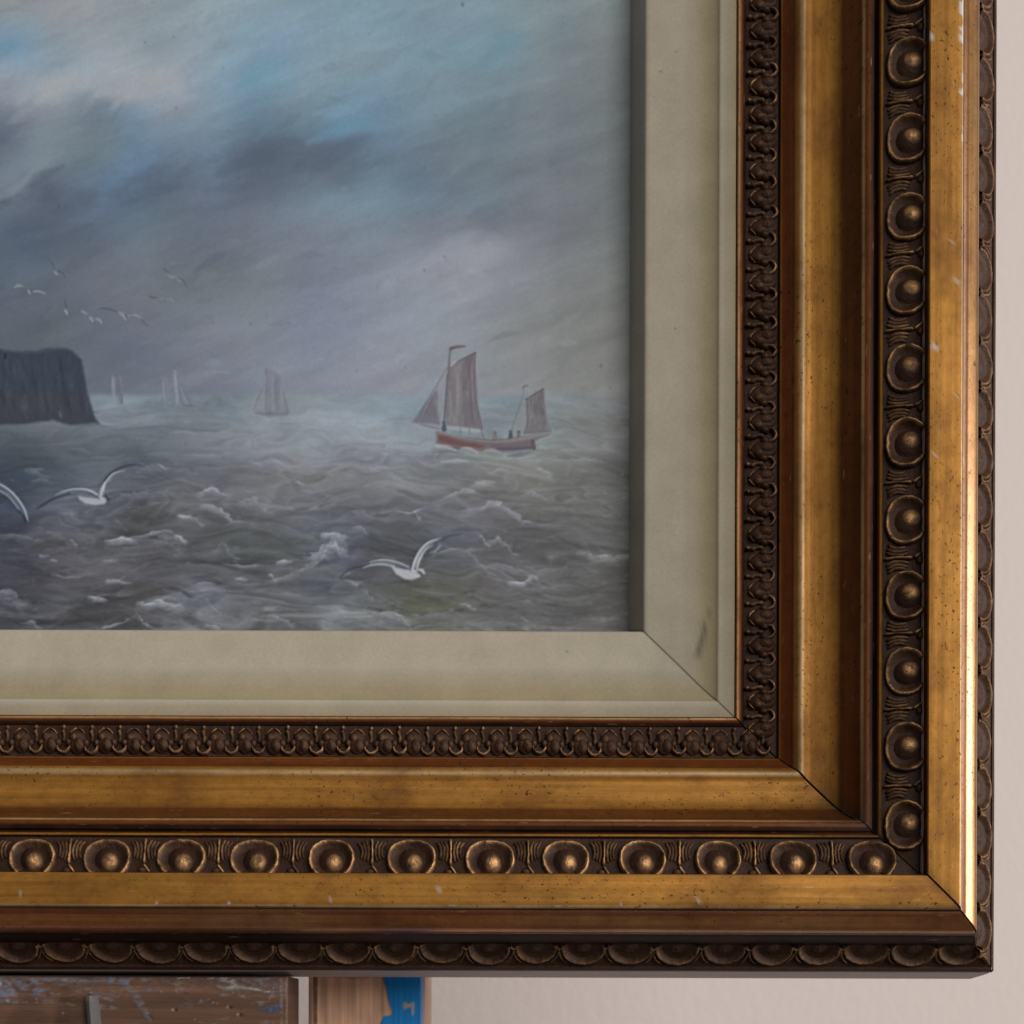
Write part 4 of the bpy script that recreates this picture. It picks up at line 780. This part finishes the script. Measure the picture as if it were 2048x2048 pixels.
def scallop_mesh(k):
    p = Piece(50+k)
    p.loft([(-39, 1), (-38, 14), (-32, 27), (-19, 38), (0, 43), (19, 38), (32, 27), (38, 14), (39, 1)],
           [(-4, -1.5, 0), (-2.6, 5, .05), (-.8, 8.6, .26), (1, 9, .28), (3, 7, .1), (5.5, 3.4, .02), (9, .6, .02), (14, -.9, 0)], (0, 4), [.9, 1, 1, .95, .9, .95, 1, 1, .9], .8)
    p.dome(0, 10, 22, 17, 3.5, .04, 6, 16, bumpy=.8, para=True)
    p.ridge([(38, 4), (44.4, 9), (50.8, 4)], [4, 5, 4], [8, 8, 8], .45, 5); p.ridge([(44.4, 12), (42, 24), (36, 36), (27, 45)], [6, 7, 6, 3], [7, 7, 6, 4], .38, 5); p.ridge([(45, 14), (48, 26), (53, 36), (60, 45)], [5, 6, 5, 3], [6, 6, 5, 3], .3, 5)
    return p.mesh('scallop')
MESHES = {k: [f(i) for i in range(7)] for k, f in (('egg', egg_mesh), ('egg_cup', cup_mesh), ('dart', dart_mesh), ('leaf', leaf_mesh), ('scallop', scallop_mesh))}
rnd = random.Random(8)
def place(kind, side, parent, a, u0, h0, u1, h1, sc=1., rot=0.):
    """set one ornament on the slope (u0,h0)-(u1,h1), centre a along the rail"""
    o = bpy.data.objects.new(kind, MESHES[kind][rnd.randrange(7)]); COL.objects.link(o)
    ln = math.hypot(u1-u0, h1-h0); c, s_ = (u1-u0)/ln, (h1-h0)/ln
    if side == 'right': T = Vector((c, -s_, 0)); N = Vector((-s_, -c, 0)); org = Vector(P3(DX+u0, DY-a, h0))
    else: T = Vector((0, -s_, -c)); N = Vector((0, -c, s_)); org = Vector(P3(DX-a, DY+u0, h0))
    Sx = T.cross(N)
    m = Matrix(((Sx.x, T.x, N.x, org.x), (Sx.y, T.y, N.y, org.y), (Sx.z, T.z, N.z, org.z), (0, 0, 0, 1)))
    o.parent = parent
    o.matrix_local = m @ Matrix.Rotation(math.radians(rot+rnd.uniform(-1.5, 1.5)), 4, 'Z') @ Matrix.Diagonal((sc*rnd.uniform(.95, 1.05), rnd.uniform(.97, 1.03), rnd.uniform(.75, 1.2), 1))
    return o

EGG_BOTTOM = [1742, 1584, 1433, 1284, 1131, 978, 822, 663, 509, 362, 214, 64, -86]
EGG_RIGHT = [1647, 1491, 1341, 1188, 1038, 885, 734, 579, 431, 276, 125, -26]
for side in ('right', 'bottom'):
    sd = 100 if side == 'right' else 200
    L = L_RIGHT if side == 'right' else L_BOTTOM
    # the slip of cream liner
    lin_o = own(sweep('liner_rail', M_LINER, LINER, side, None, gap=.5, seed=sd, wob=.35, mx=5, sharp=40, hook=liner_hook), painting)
    # the wooden body of the rail: back, underside and outer edge; the gilded bands lie on it
    body = [(242, -12, DARK), (242, 60, DARK), (175, 66, DARK), (171, 88, DARK), (189, 100, DARK), (251, 109, DARK), (274, 138, DARK), (290, 150, DARK), (305, 150, DARK), (345, 156, DARK), (366, 172, DARK), (384, 204, DARK), (420, 229, DARK), (487, 242, DARK), (492, 277, DARK), (549, 278, DARK), (560, 262, DARK), (590, 232, DARK), (610, 178, DARK), (650, 140, DARK), (655, 134, DARK), (660, 130, DARK), (662.5, 118, DARK), (665.5, 70, DARK), (669, -4, DARK), (669.5, -8, DARK), (668, -12, DARK), (242, -12, DARK)]
    rail = own(sweep('frame_rail', M_RAW, body, side, None, gap=4., seed=sd+5, wob=.25, mx=40, sharp=35, step=20), painting)
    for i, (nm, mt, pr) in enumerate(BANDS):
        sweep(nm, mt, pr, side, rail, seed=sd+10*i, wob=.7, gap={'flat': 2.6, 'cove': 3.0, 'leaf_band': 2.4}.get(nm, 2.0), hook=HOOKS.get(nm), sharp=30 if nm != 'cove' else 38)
    k250 = 1-247/EYE_D
    if side == 'right': eggs = [DY-((y-EYE_Y)*k250+EYE_Y) for y in EGG_RIGHT]
    else: eggs = [DX-((x-EYE_X)*k250+EYE_X) for x in EGG_BOTTOM]
    E = (420.5, 234.5, 489, 251.5)
    for i, a in enumerate(eggs):
        pitch = (eggs[i+1]-a) if i+1 < len(eggs) else 138
        place('egg', side, rail, a, *E, sc=.9); place('egg_cup', side, rail, a, *E, sc=.93)
        if i+1 < len(eggs): place('dart', side, rail, a+pitch/2, *E)
    a = -196.
    while a < 1330:
        place('leaf', side, rail, a, 189.5, 107.5, 251, 117.5); a += 53.8+rnd.uniform(-.5, .5)
    a = -585.
    while a < 1330:
        place('scallop', side, rail, a, 612, 182, 651, 146.5); a += 88.8+rnd.uniform(-.8, .8)

# ------------------------------------------------------------------ the easel underneath
easel = bpy.data.objects.new('easel', None); COL.objects.link(easel); easel.location = P3(500, 2600, -100); easel.empty_display_size = .05
tag(easel, 'wooden studio easel daubed with blue and white paint, holding up the gilt frame', 'easel')
bpy.context.view_layer.update(); EINV = easel.matrix_world.inverted()
def ebox(name, x0, x1, y0, y1, h0, h1, paint, ch=3., st=2.5, vertical=False):
    """plank with chamfered arrises; front face a fine sheet that carries the daubs"""
    nx, ny = int((x1-x0)/st)+1, int((y1-y0)/st)+1
    xs, ys = np.linspace(x0+ch, x1-ch, nx), np.linspace(y0+ch, y1-ch, ny); X, Y = np.meshgrid(xs, ys)
    cols, relf = paint(X, Y)
    V = np.stack([(X-CX)*S, -(h1+relf)*S, (CY-Y)*S+ZOFF], -1).reshape(-1, 3); F = grid_faces(ny, nx)[:, ::-1].tolist(); cols = cols.reshape(-1, 3).tolist()
    V = V.tolist(); n0 = len(V); mean = np.median(np.array(cols), 0)
    for hh, e in ((h1-ch, 0.), (h0, 0.)):
        for x, y in ((x0, y0), (x1, y0), (x1, y1), (x0, y1)): V.append(P3(x, y, hh)); cols.append((mean*.62).tolist())
    c = [0, nx-1, nx*ny-1, nx*(ny-1)]
    rows = [list(range(0, nx)), [i*nx+nx-1 for i in range(ny)], [nx*ny-1-i for i in range(nx)], [(ny-1-i)*nx for i in range(ny)]]
    for q in range(4):
        a, b = n0+q, n0+(q+1) % 4
        F.append(rows[q][::-1]+[a, b]) if False else None
        r = rows[q]; m_ = len(r)//2
        for i in range(len(r)-1): F.append((r[i], r[i+1], b if i >= m_ else a) )
        F.append((r[m_], b, a)); F.append((a, b, b+4, a+4))
    F.append((n0+4, n0+5, n0+6, n0+7))
    uv = [((v[2] if vertical else v[0])*14, (v[0] if vertical else v[2])*260) for v in V]
    o = mesh_obj(name, V, F, M_WOOD, None, False, None, cols, None, uv)
    o.data.polygons.foreach_set('use_smooth', np.array([len(f) == 4 and i < (nx-1)*(ny-1) for i, f in enumerate(F)])[:len(o.data.polygons)])
    o.parent = easel; o.matrix_parent_inverse = EINV; return o
def daub_pad(X, Y, base, seed):
    ny, nx = X.shape; OX, OY = X[0, 0], Y[0, 0]; st = X[0, 1]-X[0, 0]
    H, W = int((Y[-1, 0]-OY))+2, int((X[0, -1]-OX))+2
    im = np.ones((H, W, 3), np.float32)*np.array(base, np.float32)/255; rl = np.zeros((H, W), np.float32); mk = np.zeros((H, W), np.int16)
    tools = brush_tools(im, rl, mk, OX, OY)
    def done():
        sx, sy = X-OX, Y-OY
        return lin(sample(im, sx, sy)*255)*(EASEL_GAIN if seed == 1 else 3.0), sample(rl, sx, sy)*2.2
    return im, tools, done
EASEL_GAIN = 1.75
def paint_board(X, Y):
    im, (stroke, poly, foam, br, bl), done = daub_pad(X, Y, (82, 59, 46), 1)
    H, W = im.shape[:2]; n = vnoise((H, W), 260, 24, 61, 5); im *= (1+n*.7)[..., None]
    K = lambda L: [(x*.3623, 1404+y*.3624+4) for x, y in L]
    d = lambda p, w, c, a=.9, s=2.2, dry=.75, rel=.4: stroke(K(p), w, c, a, s, dry, rel)
    d([(250, 1660), (240, 1788), (230, 1900)], [40, 80, 90], (60, 42, 36), .4, 24, .3, 0); d([(440, 1600), (430, 1700), (420, 1788)], [20, 26, 30], (50, 36, 33), .4, 12, .3, 0)
    d([(-300, 1520), (-100, 1540), (30, 1530), (90, 1560), (150, 1600)], [40, 44, 46, 40, 14], (96, 106, 124), .9, 3.5, .6); d([(20, 1600), (100, 1640), (130, 1640)], [26, 20, 6], (84, 96, 120), .75, 4)
    d([(10, 1515), (50, 1530), (80, 1560), (60, 1580)], [16, 20, 16, 6], (178, 174, 174), 1., 2.4, .45, 1.2); d([(-200, 1530), (-60, 1525)], [18, 26], (160, 160, 168), .9, 3)
    d([(170, 1530), (300, 1535), (450, 1540), (600, 1525), (760, 1545)], [18, 22, 20, 22, 14], (96, 99, 112), .9, 4, .75); d([(180, 1560), (260, 1590), (320, 1620)], [14, 24, 10], (84, 92, 116), .8, 4, .9)
    d([(740, 1545), (800, 1610), (850, 1680), (890, 1755)], [10, 16, 14, 5], (88, 94, 112), .75, 2.8, .75); d([(570, 1640), (620, 1620), (680, 1640)], [16, 24, 8], (88, 94, 110), .7, 4, .8); d([(560, 1675), (640, 1682), (720, 1690)], [8, 10, 3], (112, 120, 142), .85, 2, .8)
    d([(860, 1520), (1000, 1530), (1200, 1520), (1400, 1530), (1585, 1540)], [16, 20, 16, 20, 20], (78, 72, 74), .85, 5, .8); d([(1250, 1560), (1400, 1580), (1585, 1600)], [14, 22, 26], (84, 82, 90), .8, 5, .85)
    d([(1160, 1505), (1260, 1512), (1400, 1508)], [6, 12, 5], (170, 172, 180), 1., 1.6, .5, .9); d([(1200, 1530), (1290, 1535), (1340, 1555), (1320, 1575)], [5, 8, 10, 4], (168, 172, 184), .95, 1.5, .7, .9); d([(1250, 1570), (1290, 1585), (1330, 1575), (1440, 1585), (1530, 1600)], [3, 5, 6, 4, 2], (158, 162, 175), .9, 1.4, .6, .9)
    d([(1010, 1500), (1050, 1530)], [3, 2], (160, 160, 150), .9, 1.2, .3); d([(1060, 1515), (1100, 1520)], [9, 6], (172, 172, 160), .95, 1.4, .5, .9); d([(960, 1550), (1050, 1558), (1100, 1555)], [6, 9, 3], (120, 104, 66), .7, 3, .7)
    d([(1470, 1690), (1520, 1696), (1580, 1690)], [3, 8, 12], (40, 64, 108), .9, 2, .6, .5); d([(1500, 1685), (1590, 1670)], [3, 10], (62, 76, 112), .7, 2, .7)
    rr = np.random.default_rng(17)
    for _ in range(150):
        x = rr.uniform(-500, 1585); y = 1505+abs(rr.normal())*95; L_ = rr.uniform(20, 150); c = [(92, 92, 100), (104, 104, 112), (70, 56, 50), (56, 42, 36), (84, 92, 112), (126, 112, 96)][rr.integers(6)]
        d([(x, y), (x+L_*.5, y+rr.normal()*10), (x+L_, y+rr.normal()*16)], [2, rr.uniform(4, 13), 2], c, rr.uniform(.35, .75), 2.2, .9, .3)
    for _ in range(60):
        x = rr.uniform(-500, 1585); y = rr.uniform(1505, 1800); d([(x, y), (x+rr.uniform(2, 10), y+rr.normal()*4)], [rr.uniform(2, 4), 1.5], [(150, 150, 155), (120, 104, 84), (40, 28, 24)][rr.integers(3)], .7, 1.2, .3, .5)
    for x, y in ((1020, 1694), (1365, 1720), (1310, 1680)): d([(x-8, y), (x+2, y)], [5, 4], (150, 132, 112), .8, 1.4, .2); d([(x+6, y), (x+14, y+2)], [5, 4], (30, 20, 16), .9, 1.4, .1, -.6)
    d([(1585, 1500), (1590, 1700), (1590, 1900)], [6, 5, 6], (118, 112, 112), .6, 2, .6)
    return done()
def paint_post(X, Y):
    im, (stroke, poly, foam, br, bl), done = daub_pad(X, Y, (134, 105, 86), 2)
    H, W = im.shape[:2]; n = vnoise((H, W), 7, 120, 62, 4); n2 = vnoise((H, W), 60, 60, 63, 3); im *= (1+n*.42+n2*.3)[..., None]
    x0 = 598
    stroke([(624, 1800), (622, 2000), (624, 2400)], [9, 9, 9], (38, 26, 22), .85, 4, .2); stroke([(640, 1945), (700, 1950), (750, 1946)], [10, 14, 10], (84, 66, 58), .6, 6, .6)
    poly([(757, 1900), (761, 1951), (768, 1978), (774, 2009), (780, 2020), (781, 2027), (776, 2031), (763, 2032), (755, 2050), (748, 2110), (742, 2500), (851, 2500), (850, 1900)], (5, 78, 126), 1., 1.6, .6)
    nn = im.copy()
    poly([(801, 2006), (806, 2002), (812, 2008), (821, 2003), (826, 2006), (824, 2028), (820, 2032), (818, 2014), (810, 2016), (803, 2022)], (122, 98, 92), .85, 1.5)
    for k, x in enumerate((842, 845.5, 848)): stroke([(x, 1930), (x-1, 1975), (x+1, 2040), (x, 2400)], [2, 3.4, 2.5, 3], (138, 112, 100), .75, 1.4, .7)
    stroke([(834, 1965), (832, 2020)], [1.5, 2], (90, 100, 110), .6, 1.2, .7)
    return done()
ebox('board', -520, 589, 1957, 2330, -70, 108, paint_board)
ebox('post', 607, 847, 1500, 2330, -560, -82, paint_post, ch=9, vertical=True)
# small wedge-shaped peg stuck on the front of the board
pv = []; pf = []
for i, (y, xl, xr, hh) in enumerate(((1992, 176, 188, 112), (1996, 168, 192, 120), (2010, 168, 196, 126), (2040, 172, 199, 128), (2120, 178, 206, 130))):
    for x, h_ in ((xl, 106), (xl+3, hh-3), ((xl+xr)/2-2, hh), (xr-3, hh-4), (xr, 106)): pv.append(P3(950-(950-x)*.96, y, h_))
for i in range(4):
    for k in range(4): o_ = i*5+k; pf.append((o_, o_+5, o_+6, o_+1))
pf.append((0, 1, 2, 3, 4))
pc = [(.125, .120, .118) if (i % 5) > 1 else (.06, .050, .042) for i in range(25)]; pc[5] = pc[6] = pc[7] = (.22, .18, .13)
peg = mesh_obj('peg', pv, pf, M_WOOD, None, True, 35, pc, None, [(v[2]*14, v[0]*260) for v in pv]); peg.parent = easel; peg.matrix_parent_inverse = EINV
